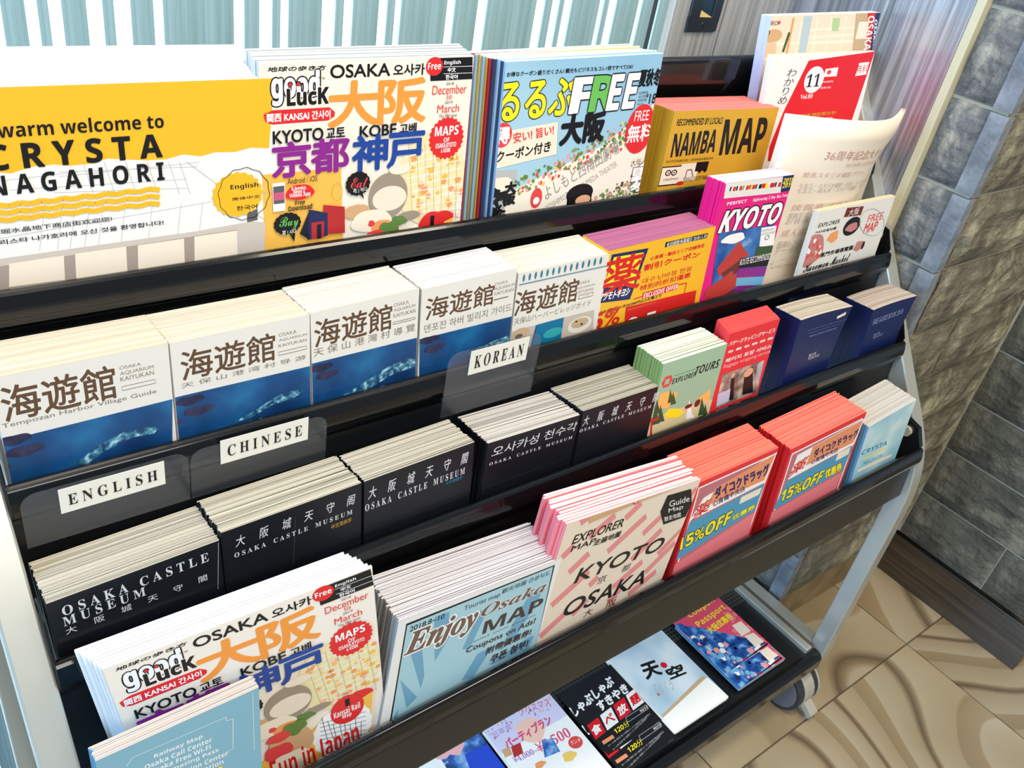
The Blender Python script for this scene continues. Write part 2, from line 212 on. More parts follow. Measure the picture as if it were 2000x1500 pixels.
PRINTS = {
 'crysta': [
  ['P','paper',[[0,0.0],[1,0.0],[1,1.3],[0,1.3]]],
  ['P','yellow',[[0.0766,-0.0111],[1.0005,-0.0007],[0.9737,0.2296],[0.9109,0.2224],[0.855,0.2324],[0.7891,0.2283],[0.7415,0.2373],[0.6846,0.2268],[0.6331,0.2375],[0.5726,0.2363],[0.5091,0.2281],[0.4576,0.2209],[0.4051,0.2328],[0.3452,0.233],[0.307,0.2258],[0.2495,0.227],[0.1914,0.2417],[0.1648,0.236],[0.0326,0.2352]]],
  ['L','lgray',0.0018,[[0.1609,0.2608],[0.3674,0.254]]],
  ['L','lgray',0.0018,[[0.1841,0.2897],[0.6904,0.3082]]],
  ['L','lgray',0.0018,[[0.2958,0.31],[0.6942,0.3384]]],
  ['L','lgray',0.0018,[[0.3167,0.2628],[0.7374,0.2563]]],
  ['L','lgray',0.0018,[[0.3185,0.2494],[0.7278,0.2702]]],
  ['L','lgray',0.0018,[[0.1341,0.4314],[0.9703,0.3805]]],
  ['L','lgray',0.0014,[[0.2676,0.3372],[0.2323,0.486]]],
  ['L','lgray',0.0014,[[0.3162,0.3429],[0.2814,0.4935]]],
  ['L','lgray',0.0014,[[0.3509,0.3469],[0.3165,0.4989]]],
  ['L','lgray',0.0014,[[0.3912,0.3516],[0.3574,0.5052]]],
  ['L','lgray',0.0014,[[0.4297,0.3561],[0.3965,0.5112]]],
  ['L','lgray',0.0014,[[0.4955,0.3638],[0.4632,0.5215]]],
  ['L','lgray',0.0014,[[0.5772,0.3733],[0.5461,0.5343]]],
  ['L','lgray',0.0014,[[0.6677,0.3839],[0.638,0.5484]]],
  ['L','lgray',0.0014,[[0.738,0.3921],[0.7096,0.5594]]],
  ['L','lgray',0.0012,[[0.4047,0.3247],[0.3861,0.223]]],
  ['L','lgray',0.0012,[[0.4667,0.3315],[0.4465,0.2282]]],
  ['L','lgray',0.0012,[[0.5305,0.3386],[0.5085,0.2336]]],
  ['L','lgray',0.0012,[[0.5963,0.3458],[0.5724,0.2391]]],
  ['L','lgray',0.0012,[[0.6641,0.3532],[0.6381,0.2448]]],
  ['L','lgray',0.0012,[[0.6988,0.357],[0.6717,0.2477]]],
  ['L','lgray',0.0015,[[0.9547,0.4827],[0.6944,0.2497]]],
  ['L','lgray',0.0015,[[0.9535,0.5292],[0.8505,0.649]]],
  ['P','beam',[[-0.0139,0.4951],[0.708,0.4885],[0.9024,0.4792],[0.9545,0.4893],[0.9416,0.735],[-0.0453,0.6707]]],
  ['P','beam2',[[-0.0183,0.5196],[0.85,0.5016],[0.8472,0.6484],[-0.0453,0.6707]]],
  ['P','ivory',[[-0.0178,0.5169],[0.1165,0.5139],[0.1057,0.5821],[-0.0291,0.5803]]],
  ['P','ivory',[[0.1453,0.5129],[0.297,0.5108],[0.2903,0.5912],[0.1339,0.5872]]],
  ['P','ivory',[[0.3297,0.5099],[0.4827,0.5091],[0.4777,0.5989],[0.3226,0.5969]]],
  ['P','ivory',[[0.5188,0.5102],[0.6677,0.5082],[0.6644,0.5979],[0.5117,0.5983]]],
  ['P','ivory',[[0.7026,0.5068],[0.8499,0.5048],[0.8492,0.6011],[0.698,0.5969]]],
  ['P','dgray',[[0.8894,0.4418],[0.9271,0.4367],[0.9259,0.4757],[0.8881,0.4806]]],
  ['T','A warm welcome to','B','k',[0.1255,0.0957,0.6327,0.0957,0.1255,0.1384],0,None,0],
  ['T','C R Y S T A','B','k',[0.1393,0.157,0.6199,0.157,0.1393,0.2289],0.02,None,0],
  ['T','N A G A H O R I','B','k',[0.1317,0.2448,0.6206,0.2448,0.1317,0.303],0.01,None,0],
  ['L','yellow',0.016,[[0.0373,0.3309],[0.0628,0.3369],[0.0907,0.3305],[0.1169,0.3366],[0.1454,0.33],[0.1723,0.3362],[0.2015,0.3296],[0.2292,0.3358],[0.259,0.3291],[0.2875,0.3355],[0.318,0.3287],[0.3473,0.3351],[0.3786,0.3282],[0.4087,0.3347],[0.4407,0.3277],[0.4717,0.3343],[0.5045,0.3272],[0.5365,0.3339],[0.5701,0.3267],[0.603,0.3334]]],
  ['L','yellow',0.016,[[0.0337,0.3516],[0.0592,0.3578],[0.0872,0.3515],[0.1134,0.3578],[0.1421,0.3513],[0.169,0.3577],[0.1983,0.3511],[0.226,0.3576],[0.256,0.3509],[0.2845,0.3575],[0.3152,0.3508],[0.3445,0.3574],[0.3759,0.3506],[0.4061,0.3573],[0.4383,0.3504],[0.4693,0.3571],[0.5023,0.3502],[0.5343,0.357],[0.568,0.35],[0.601,0.3569]]],
  ['L','yellow',0.016,[[0.03,0.3725],[0.0556,0.3789],[0.0837,0.3726],[0.11,0.3791],[0.1387,0.3727],[0.1657,0.3793],[0.1951,0.3728],[0.2229,0.3794],[0.2529,0.3729],[0.2815,0.3796],[0.3123,0.373],[0.3417,0.3798],[0.3732,0.3731],[0.4035,0.38],[0.4358,0.3732],[0.4669,0.3802],[0.5,0.3733],[0.5321,0.3804],[0.566,0.3734],[0.5991,0.3806]]],
  ['T','长堀水晶地下商店街欢迎您!','','k',[0.1107,0.403,0.4495,0.403,0.1107,0.4181],0.01,None,0],
  ['T','크리스타 나가호리에 오신 것을 환영합니다!','','k',[0.1055,0.4356,0.6059,0.4356,0.1055,0.4508],0.02,None,0],
  ['E','yellow',[0.8583,0.3777],0.0862,0.076,40,0.04],
  ['E','kring',[0.8815,0.3784],0.0904,0.0912,48,0.03],
  ['T','English','B','k',[0.8338,0.3409,0.9318,0.3409,0.8338,0.3624],0,None,0],
  ['T','简体中文','','k',[0.8379,0.3861,0.9373,0.3861,0.8379,0.3973],0.02,None,0],
  ['T','한국어','','k',[0.8522,0.4181,0.9252,0.4181,0.8522,0.4345],0.02,None,0],
 ],
 'gl1': [
  ['P','cream',[[0,0],[1,0],[1,1.5],[0,1.5]]],
  ['P','gold',[[-0.0687,0.4346],[0.3542,0.4405],[0.3756,0.9998],[-0.1253,0.9874]]],
  ['T','地球の歩き方','','k',[0.0362,0.0202,0.2776,0.0202,0.0362,0.0381],0.05,None,0.3],
  ['T','good','B','w',[0.0522,0.0385,0.2519,0.0385,0.0522,0.1657],0.02,['k',0.045],0],
  ['E','k',[0.1283,0.0869],0.0112,0.0102,28,0],
  ['E','k',[0.1636,0.0864],0.0114,0.0102,28,0],
  ['E','red',[0.1282,0.0883],0.0075,0.0068,28,0],
  ['E','red',[0.1636,0.0878],0.0076,0.0068,28,0],
  ['T','Trip','','k',[0.2465,0.063,0.2777,0.063,0.2465,0.0759],0,None,0],
  ['T','LucK','B','k',[0.1145,0.1054,0.2924,0.1054,0.1145,0.1694],0.03,['cream',0.05],0],
  ['P','red',[[0.0143,0.1971],[0.0516,0.1822],[0.2981,0.1847],[0.3224,0.2056],[0.3202,0.2236],[0.2903,0.2376],[0.05,0.2377],[0.0207,0.2252]]],
  ['T','関西 KANSAI 간사이','','w',[0.0291,0.1953,0.3016,0.1953,0.0291,0.2282],0.03,None,0],
  ['T','OSAKA','','k',[0.301,0.021,0.5743,0.021,0.301,0.071],0.03,None,0],
  ['T','오사카','','k',[0.5912,0.0269,0.7442,0.0269,0.5912,0.0721],0.03,None,0],
  ['T','大','','orange',[0.2951,0.0885,0.5212,0.0885,0.2951,0.2666],0.035,None,0],
  ['T','阪','','orange',[0.5271,0.0873,0.7582,0.0873,0.5271,0.2688],0.035,None,0],
  ['P','k',[[0.7702,0.0066],[0.9914,0.0062],[0.9997,0.1007],[0.7773,0.101]]],
  ['L','w',0.002,[[0.8403,0.044],[0.9947,0.0451]]],
  ['L','w',0.002,[[0.8427,0.0726],[0.9978,0.0743]]],
  ['E','red',[0.7938,0.0404],0.0435,0.0389,28,0],
  ['T','Free','B','w',[0.7606,0.0246,0.8271,0.0246,0.7606,0.0533],0,None,0],
  ['T','English','B','w',[0.8427,0.0181,0.9293,0.0181,0.8427,0.0385],0,None,0],
  ['T','中文','','w',[0.864,0.0485,0.9054,0.0485,0.864,0.0665],0.03,None,0],
  ['T','한국어','','w',[0.8553,0.0776,0.9179,0.0776,0.8553,0.0975],0.03,None,0],
  ['T','2018','','dgray',[0.86,0.1097,0.901,0.1097,0.86,0.1213],0,None,0],
  ['T','December','','redt',[0.7909,0.1212,0.9727,0.1212,0.7909,0.1603],0,None,0],
  ['T','to','','redt',[0.8666,0.1622,0.8952,0.1622,0.8666,0.1831],0,None,0],
  ['T','2019','','dgray',[0.8604,0.1898,0.9019,0.1898,0.8604,0.203],0,None,0],
  ['T','March','','redt',[0.8228,0.2049,0.9396,0.2049,0.8228,0.2408],0,None,0],
  ['T','The 28th issue','','dgray',[0.8339,0.247,0.9298,0.247,0.8339,0.261],0,None,0],
  ['E','map',[0.8138,0.5409],0.1839,0.216,48,0],
  ['D',['peach','orange2','ivory','gold'],70,0.018,[[0.6838,0.3803],[0.9724,0.3716],[1.0095,0.7404],[0.7323,0.703]]],
  ['L','w',0.004,[[0.6587,0.4262],[0.9741,0.3883]]],
  ['L','w',0.004,[[0.6679,0.4579],[0.9779,0.4262]]],
  ['L','w',0.004,[[0.6772,0.4898],[0.9818,0.4646]]],
  ['L','w',0.004,[[0.6866,0.5222],[0.9857,0.5034]]],
  ['L','w',0.004,[[0.6962,0.5549],[0.9896,0.5426]]],
  ['L','w',0.004,[[0.7058,0.588],[0.9936,0.5822]]],
  ['L','w',0.004,[[0.7155,0.6214],[0.9976,0.6222]]],
  ['L','w',0.004,[[0.7254,0.6553],[1.0017,0.6627]]],
  ['L','w',0.004,[[0.7353,0.6895],[1.0058,0.7036]]],
  ['L','mapline',0.002,[[0.6828,0.3643],[0.7236,0.7193]]],
  ['L','mapline',0.002,[[0.7249,0.3677],[0.7632,0.7248]]],
  ['L','mapline',0.002,[[0.7675,0.3713],[0.8032,0.7303]]],
  ['L','mapline',0.002,[[0.8107,0.3748],[0.8438,0.7359]]],
  ['L','mapline',0.002,[[0.8544,0.3784],[0.8849,0.7415]]],
  ['L','mapline',0.002,[[0.8988,0.3821],[0.9265,0.7472]]],
  ['L','mapline',0.002,[[0.9438,0.3858],[0.9687,0.753]]],
  ['E','red',[0.8818,0.3561],0.0921,0.0936,48,0.04],
  ['T','MAPS','B','w',[0.8172,0.3005,0.9446,0.3005,0.8172,0.343],0.01,None,0],
  ['T','OF','B','w',[0.8668,0.3525,0.899,0.3525,0.8668,0.3739],0,None,0],
  ['T','OSAKA,KYOTO','B','w',[0.8252,0.376,0.9373,0.376,0.8252,0.4018],0,None,0],
  ['T','& KOBE','B','w',[0.8564,0.4015,0.9072,0.4015,0.8564,0.4208],0,None,0],
  ['T','KYOTO','','k',[0.0507,0.2638,0.268,0.2638,0.0507,0.3137],0.03,None,0],
  ['T','교토','','k',[0.2824,0.2692,0.3673,0.2692,0.2824,0.3081],0.03,None,0],
  ['T','京','','purple',[0.0463,0.3132,0.2094,0.3132,0.0463,0.4526],0.035,None,0],
  ['T','都','','purple',[0.2166,0.3126,0.3858,0.3126,0.2166,0.4514],0.035,None,0],
  ['T','KOBE','','k',[0.438,0.2706,0.6146,0.2706,0.438,0.3179],0.03,None,0],
  ['T','고베','','k',[0.6321,0.2743,0.7168,0.2743,0.6321,0.3162],0.03,None,0],
  ['T','神','','blue',[0.4069,0.3127,0.5736,0.3127,0.4069,0.4623],0.035,None,0],
  ['T','戸','','blue',[0.5786,0.3152,0.7598,0.3152,0.5786,0.4643],0.035,None,0],
  ['E','potgray',[0.5885,0.5909],0.0998,0.1063,32,0],
  ['E','cream2',[0.5956,0.6042],0.0877,0.0578,32,0],
  ['E','potgray',[0.7029,0.6991],0.0596,0.0219,28,0],
  ['E','ivory',[0.6428,0.4733],0.0566,0.0246,28,0],
  ['E','tan',[0.4318,0.6459],0.0682,0.0334,24,0.03],
  ['E','ivory',[0.5054,0.6978],0.1037,0.0515,24,0.05],
  ['E','orange2',[0.5621,0.7314],0.0574,0.0305,18,0.05],
  ['E','redt',[0.5058,0.7106],0.0168,0.0154,12,0.1],
  ['E','leaf',[0.6463,0.7174],0.044,0.0245,18,0.15],
  ['T','Android / iOS','','k',[0.1072,0.46,0.2403,0.46,0.1072,0.4851],0,None,0],
  ['P','w',[[0.0415,0.4739],[0.0949,0.4739],[0.0949,0.5952],[0.0415,0.5952]]],
  ['P','dgray',[[0.0442,0.4877],[0.0924,0.4877],[0.0924,0.5622],[0.0442,0.5622]]],
  ['P','pink',[[0.0434,0.5141],[0.0928,0.5141],[0.0928,0.5468],[0.0434,0.5468]]],
  ['E','red',[0.1619,0.5242],0.0638,0.0326,24,0.06],
  ['T','E-books,','B','w',[0.1247,0.4968,0.1911,0.4968,0.1247,0.5152],0,None,0],
  ['T','News &','B','w',[0.1324,0.5115,0.1845,0.5115,0.1324,0.5284],0,None,0],
  ['T','Videos App','B','w',[0.1138,0.5247,0.2088,0.5247,0.1138,0.5484],0,None,0],
  ['T','Free','B','k',[0.1396,0.5587,0.184,0.5587,0.1396,0.5776],0,None,0],
  ['T','Download!','B','k',[0.1096,0.5783,0.2209,0.5783,0.1096,0.6021],0,None,0],
  ['L','goldd',0.002,[[0.3599,0.5458],[0.3587,0.5582],[0.3548,0.5689],[0.3486,0.5767],[0.3409,0.5809],[0.3324,0.5808],[0.3242,0.5766],[0.3171,0.5688],[0.3119,0.5581],[0.3091,0.5458],[0.3091,0.5333],[0.3118,0.5218],[0.3169,0.5126],[0.3239,0.5067],[0.332,0.5047],[0.3404,0.5068],[0.3482,0.5128],[0.3544,0.5222],[0.3585,0.5338],[0.3599,0.5465]]],
  ['E','k',[0.1033,0.6538],0.0607,0.0479,30,0.03],
  ['P','k',[[0.109,0.6907],[0.1375,0.6948],[0.1327,0.7388]]],
  ['T','Buy','C','green',[0.0664,0.6227,0.1524,0.6227,0.0664,0.6849],0,None,0],
  ['T','買 | 사다','','w',[0.0785,0.6822,0.143,0.6822,0.0785,0.7062],0,None,0],
  ['E','k',[0.4331,0.5174],0.0587,0.0533,30,0.03],
  ['P','k',[[0.4385,0.5607],[0.4563,0.5628],[0.466,0.5925]]],
  ['T','Eat','C','redt',[0.3977,0.4896,0.4804,0.4896,0.3977,0.5372],0,None,0],
  ['T','吃 | 먹다','','w',[0.4117,0.5374,0.4784,0.5374,0.4117,0.5597],0,None,0],
  ['P','crimson',[[0.2668,0.592],[0.3696,0.6132],[0.3732,0.7338],[0.2885,0.727]]],
  ['P','navy',[[0.2002,0.6034],[0.2881,0.631],[0.2886,0.7337],[0.195,0.7402]]],
  ['P','crimson',[[0.2122,0.6652],[0.2714,0.6652],[0.2714,0.7394],[0.2122,0.7394]]],
  ['P','navyd',[[0.1579,0.706],[0.2001,0.6153],[0.1992,0.7367]]],
  ['P','navyd',[[0.2374,0.6768],[0.2585,0.6768],[0.2585,0.7416],[0.2374,0.7416]]],
  ['E','red',[0.8897,0.7377],0.0633,0.0384,20,0],
  ['P','gold',[[-0.0012,1.0125],[0.9501,0.7415],[0.885,1.6909],[-0.1276,1.6856]]],
  ['E','w',[0.7967,0.9135],0.1353,0.1704,36,0.02],
  ['L','dgray',0.003,[[0.7136,0.7701],[0.7249,0.9837]]],
  ['L','dgray',0.003,[[0.7354,0.8062],[0.7495,0.9469]]],
  ['L','dgray',0.003,[[0.7575,0.8429],[0.7647,1.0149]]],
  ['L','dgray',0.003,[[0.7852,0.823],[0.7895,0.9777]]],
  ['L','dgray',0.003,[[0.8079,0.8601],[0.8052,1.0467]]],
  ['L','dgray',0.003,[[0.8309,0.8979],[0.8301,1.0091]]],
  ['L','dgray',0.003,[[0.859,0.8776],[0.8464,1.079]]],
  ['L','dgray',0.003,[[0.8826,0.9158],[0.8715,1.041]]],
  ['L','dgray',0.003,[[0.7026,0.8018],[0.9085,0.8594]]],
  ['L','dgray',0.003,[[0.6998,0.8293],[0.9063,0.8905]]],
  ['L','dgray',0.003,[[0.697,0.8569],[0.904,0.9219]]],
  ['L','dgray',0.003,[[0.6942,0.8849],[0.9017,0.9536]]],
  ['L','dgray',0.003,[[0.6914,0.9129],[0.8993,0.9856]]],
  ['L','dgray',0.003,[[0.6885,0.9412],[0.897,1.0178]]],
  ['E','red',[0.8279,0.7872],0.0767,0.092,30,0],
  ['T','Kansai Rail','B','w',[0.765,0.7707,0.8855,0.7707,0.765,0.8128],0,None,0],
  ['T','Map','B','w',[0.8015,0.8121,0.8434,0.8121,0.8015,0.8457],0,None,0],
  ['P','k',[[0.8203,0.7158],[0.842,0.7158],[0.842,0.7642],[0.8203,0.7642]]],
  ['E','tan',[0.5679,0.8604],0.0983,0.1146,20,0.08],
  ['E','leaf',[0.5955,0.7546],0.0522,0.043,20,0.15],
  ['E','redt',[0.5127,0.8713],0.0615,0.0568,20,0.1],
  ['E','redt',[0.5249,0.7734],0.0514,0.0305,16,0.1],
  ['E','cream2',[0.5545,0.9742],0.0915,0.0784,20,0.08],
  ['T','Have Fun in Japan','B','redd',[0.2781,0.8976,0.8663,0.8976,0.2781,1.0946],0,None,0],
 ],
 'ruru': [
  ['P','skyprint',[[0,0],[1,0],[1,1.4],[0,1.4]]],
  ['P','ivory2',[[0.4937,0.538],[1.0444,0.2465],[1.2184,0.8899],[-0.0623,0.699],[-0.055,0.6237],[0.1418,0.599]]],
  ['P','lgray',[[-0.0395,0.489],[0.1282,0.4961],[0.1429,0.7296],[-0.0684,0.6981]]],
  ['P','cream',[[0.0657,0.6146],[0.9402,0.3574],[1.0183,0.5141],[0.8436,0.834],[0.0784,0.72]]],
  ['D',['leaf','leaf','leaf2','pinkf','yellowf','leaf','redf','leaf2'],330,0.011,[[0.1198,0.5504],[0.1459,0.6305],[0.9848,0.4285],[1.0738,0.3551],[1.0553,0.2868],[0.82,0.3212],[0.3813,0.4736]]],
  ['D',['leaf','leaf','leaf2','pinkf','leafd'],140,0.012,[[0.6019,0.7418],[0.7639,0.8163],[1.0601,0.724],[1.0736,0.5762],[0.9438,0.6037]]],
  ['T','よしもと西梅田劇場','','gray2',[0.3042,0.6096,0.7721,0.414,0.3354,0.6827],0.01,None,0],
  ['T','YOSHIMOTO NISHIUMEDA THEATER','','gray2',[0.3329,0.7092,0.7867,0.528,0.351,0.7388],0,None,0],
  ['E','redt',[0.2692,0.6603],0.0373,0.0522,28,0],
  ['E','w',[0.2712,0.6738],0.0203,0.0192,28,0],
  ['E','k',[0.5608,0.6753],0.0925,0.0518,20,0],
  ['P','k',[[0.4759,0.6694],[0.6491,0.6704],[0.6476,0.7539],[0.48,0.7521]]],
  ['E','skin',[0.5891,0.7122],0.0522,0.0262,28,0],
  ['T','お得なクーポン盛りだくさん! 観光もビジネスもコレ1冊ですべてOK!','','k',[0.0111,0.0441,0.7952,0.0441,0.0111,0.0651],0.03,None,0],
  ['T','るるぶ','','yel',[-0.0204,0.0908,0.4295,0.0908,-0.0204,0.2578],0.03,['k',0.03],0],
  ['T','F','B','w',[0.4092,0.0914,0.5661,0.0914,0.4092,0.2558],0.02,['k',0.04],0.08],
  ['T','R','B','green',[0.5365,0.091,0.694,0.091,0.5365,0.2552],0.02,['k',0.04],0.08],
  ['T','EE','B','w',[0.6544,0.0898,0.8453,0.0898,0.6544,0.2585],0.02,['k',0.04],0.08],
  ['T','夏秋冬','','k',[0.8579,0.073,1.0048,0.073,0.8579,0.1559],0.04,None,0],
  ['T',"'18",'','k',[0.9327,0.1951,1.0024,0.1951,0.9327,0.2462],0.02,None,0],
  ['T','SUMMER\nAUTUMN\nWINTER\nVol.16','','dgray',[0.8702,0.1811,0.943,0.1811,0.8702,0.2499],0,None,0],
  ['T','大阪','','k',[0.3788,0.2661,0.6593,0.2661,0.3788,0.406],0.06,None,0],
  ['P','ivory',[[-0.0502,0.3089],[0.3474,0.2904],[0.364,0.4488],[-0.0612,0.4792]]],
  ['E','redt',[0.0188,0.3245],0.0545,0.0582,28,0],
  ['T','得','','w',[-0.0177,0.2884,0.0594,0.2884,-0.0177,0.364],0.04,None,0],
  ['T','安い! 旨い!','','redt',[0.081,0.3206,0.3233,0.3006,0.0872,0.369],0.03,None,0],
  ['T','クーポン付き','','k',[-0.0051,0.3983,0.3196,0.3766,-0.005,0.4515],0.03,None,0],
  ['E','red',[0.9218,0.3744],0.1017,0.1285,32,0],
  ['T','FREE','','w',[0.8684,0.2782,0.9712,0.2782,0.8684,0.3307],0,None,0],
  ['T','無料','','w',[0.8375,0.3487,1.0225,0.3487,0.8375,0.4402],0.02,None,0],
  ['E','ivory',[0.0347,0.56],0.0692,0.036,14,0.05],
  ['T','大\n阪','','k',[0.0648,0.5562,0.1318,0.5562,0.0648,0.6675],0.04,None,0],
  ['T','旨\nい\nた','','k',[0.0177,0.5981,0.0784,0.5981,0.0177,0.72],0.04,None,0],
  ['T','食\nべ\nま','','k',[-0.033,0.5764,0.034,0.5764,-0.033,0.7134],0.04,None,0],
  ['E','ivory',[0.9384,0.55],0.0358,0.0295,28,0],
  ['T','大阪','','k',[0.9005,0.5348,0.9743,0.5348,0.9005,0.5707],0,None,0],
  ['T','タ\nウ\nン','','w',[0.9701,0.5535,1.0653,0.5535,0.9701,0.713],0.05,['k',0.03],0],
  ['T','目\nキ\nタ','','w',[0.9245,0.5875,0.9997,0.5875,0.9245,0.7046],0.05,['k',0.03],0],
 ],
 'namba': [
  ['P','mustard',[[0,0],[1,0],[1,1.4],[0,1.4]]],
  ['T','RECOMMENDED BY LOCALS','','k',[0.0429,0.0475,0.4575,0.0475,0.0429,0.0865],0.03,None,0],
  ['T','NAMBA','B','k',[0.0448,0.1345,0.4422,0.1211,0.0529,0.274],0.01,None,0],
  ['T','MAP','B','k',[0.4825,0.0632,0.919,0.0609,0.5068,0.284],0.01,None,0],
  ['T','DOTONBORI / SHINSAIBASHI','','k',[0.0246,0.293,0.4551,0.293,0.0246,0.3074],0.02,None,0],
  ['P','k',[[-0.0058,0.3293],[0.2089,0.3293],[0.2089,0.4508],[-0.0058,0.4508]]],
  ['P','ivory',[[0.006,0.3366],[0.1963,0.3366],[0.1963,0.443],[0.006,0.443]]],
  ['E','k',[0.0661,0.3701],0.0263,0.0191,28,0],
  ['E','k',[0.1195,0.3714],0.0265,0.0192,28,0],
  ['E','ivory',[0.0661,0.3701],0.0163,0.0119,28,0],
  ['E','ivory',[0.1195,0.3714],0.0165,0.012,28,0],
  ['E','k',[0.0661,0.3701],0.0065,0.0047,28,0],
  ['E','k',[0.1195,0.3714],0.0066,0.0047,28,0],
  ['T','tripadvisor','','k',[0.0367,0.4013,0.1726,0.4013,0.0367,0.4221],0,None,0],
  ['P','ivory',[[0.1735,0.3215],[0.335,0.3215],[0.335,0.4336],[0.1735,0.4336]]],
  ['L','dgray',0.008,[[0.2341,0.4094],[0.2346,0.3643],[0.275,0.3612],[0.3039,0.4085]]],
  ['P','k',[[0.3094,0.3183],[0.4247,0.3183],[0.4247,0.3764],[0.3094,0.3764]]],
  ['E','k',[0.3568,0.3778],0.0139,0.01,28,0],
  ['E','k',[0.408,0.3777],0.0141,0.01,28,0],
  ['E','redd',[0.1963,0.443],0.0341,0.0124,28,0],
  ['T','TRIANGLE ROUTE PARK','','k',[0.2137,0.408,0.4473,0.408,0.2137,0.4358],0,None,0],
 ],
 'omap': [
  ['P','mapbg',[[0,0],[1,0],[1,1.2],[0,1.2]]],
  ['P','lav',[[-0.1831,-0.0255],[-0.0957,-0.0159],[-0.0267,0.4157],[-0.132,0.4083]]],
  ['L','ivory',0.014,[[0.1798,0.0142],[0.1767,0.4299]]],
  ['L','ivory',0.014,[[0.4013,0.0183],[0.4196,0.2469]]],
  ['L','ivory',0.014,[[0.2637,0.0333],[0.2577,0.4356]]],
  ['L','ivory',0.014,[[0.5299,0.0116],[0.5382,0.2524]]],
  ['L','ivory',0.014,[[0.6661,0.014],[0.678,0.2588]]],
  ['L','ivory',0.014,[[0.0815,0.4232],[0.3042,0.2879]]],
  ['L','ivory',0.014,[[-0.0496,0.138],[0.8278,0.1493]]],
  ['L','ivory',0.014,[[-0.0285,0.2087],[0.8569,0.2181]]],
  ['L','ivory',0.014,[[0.2952,0.0783],[0.8312,0.0733]]],
  ['L','ivory',0.014,[[0.3563,0.1159],[0.8476,0.1117]]],
  ['L','orange2',0.02,[[0.1875,0.0143],[0.1849,0.191]]],
  ['L','leafd',0.02,[[0.1756,0.0839],[0.1507,0.1806]]],
  ['P','river',[[0.278,0.0072],[0.3496,0.0085],[0.3601,0.3095],[0.2944,0.306]]],
  ['P','lgreen',[[0.5419,0.0209],[0.6097,0.0221],[0.6191,0.0885],[0.5558,0.0869]]],
  ['E','tan',[0.041,0.0976],0.0758,0.0323,28,0],
  ['P','peach',[[-0.0079,0.1308],[0.0824,0.1338],[0.0927,0.214],[-0.0162,0.2004]]],
  ['E','k',[-0.0085,0.0807],0.0192,0.0136,28,0],
  ['E','w',[-0.0085,0.0807],0.0118,0.0082,28,0],
  ['E','k',[-0.0123,0.1742],0.0119,0.0084,28,0],
  ['P','peach',[[-0.0376,0.3783],[0.1061,0.305],[0.0348,0.42],[-0.0571,0.4135]]],
  ['L','k',0.004,[[-0.1116,0.0508],[-0.0521,0.0573]]],
  ['L','k',0.004,[[-0.1119,0.0618],[-0.0524,0.0684]]],
  ['L','k',0.004,[[-0.1123,0.0728],[-0.0527,0.0795]]],
  ['L','k',0.004,[[-0.1126,0.0838],[-0.053,0.0906]]],
  ['L','k',0.004,[[-0.113,0.0948],[-0.0532,0.1017]]],
  ['L','k',0.004,[[-0.1133,0.1059],[-0.0535,0.1129]]],
  ['L','k',0.004,[[-0.1137,0.117],[-0.0538,0.1241]]],
  ['L','k',0.004,[[-0.114,0.1281],[-0.0541,0.1353]]],
  ['L','k',0.004,[[-0.1144,0.1392],[-0.0544,0.1465]]],
  ['P','tan2',[[0.7566,-0.0104],[0.8709,-0.0087],[1.0034,0.3442],[0.8333,0.335]]],
  ['P','redd',[[0.8673,-0.0088],[0.9486,-0.0095],[1.0772,0.3482],[0.9938,0.3437]]],
  ['P','navyb',[[0.9486,-0.0095],[1.0068,-0.003],[1.1304,0.351],[1.0713,0.3479]]],
  ['T','OSAKA-MAP','B','w',[0.9477,0.0169,1.0034,0.3442,0.8817,0.0158],0,None,0],
  ['T','OSAKA TRAVEL','B','w',[0.9832,0.0385,1.0713,0.3479,0.9544,0.0361],0,None,0],
  ['P','ivory',[[0.8018,0.0462],[0.904,0.0462],[0.904,0.1373],[0.8018,0.1373]]],
  ['T','INEO','','dgray',[-0.0255,0.0257,0.062,0.0257,-0.0255,0.0463],0,None,0],
  ['E','redt',[0.0701,0.0345],0.0121,0.009,28,0],
 ],
 'red11': [
  ['P','paper',[[0,0],[1,0],[1,1.3],[0,1.3]]],
  ['P','redv',[[0.3408,0.0361],[1.0071,-0.0057],[0.9222,0.4346],[0.9397,0.659],[0.1471,0.5851],[0.1364,0.5018],[0.2029,0.3052]]],
  ['T','わ\nか\nり\nめ','','k',[0.1689,0.0758,0.2577,0.0748,0.1236,0.2662],0,None,0],
  ['E','w',[0.4332,0.1432],0.0931,0.0738,28,0],
  ['T','11','S','k',[0.3606,0.1111,0.4923,0.1111,0.3606,0.1824],0,None,0],
  ['P','w',[[0.5254,0.0872],[0.6488,0.0812],[0.6515,0.1315],[0.5165,0.1315]]],
  ['E','redt',[0.5652,0.1064],0.0219,0.0131,28,0],
  ['T','presented by','','w',[0.5065,0.1511,0.6301,0.1511,0.5065,0.1681],0,None,0],
  ['T','Osaka city','','w',[0.5104,0.1832,0.6167,0.1832,0.5104,0.202],0,None,0],
  ['T','Vol.80','S','w',[0.3332,0.221,0.4521,0.221,0.3332,0.2468],0,None,0],
  ['P','w',[[0.8556,0.0641],[0.9655,0.06],[0.9637,0.1325],[0.8468,0.1386]]],
  ['T','無料','','redd',[0.8409,0.0739,0.9702,0.0739,0.8409,0.1254],0,None,0],
  ['T','保存版 特別号付き!','','goldd',[0.3312,0.3329,0.7353,0.3329,0.3312,0.3557],0.03,None,0],
  ['T','大阪市内観光案内','','w',[0.3959,0.3676,0.7102,0.3676,0.3959,0.3859],0,None,0],
 ],
 'k1': [
  ['P','offw',[[0,0],[1,0],[1,1.9],[0,1.9]]],
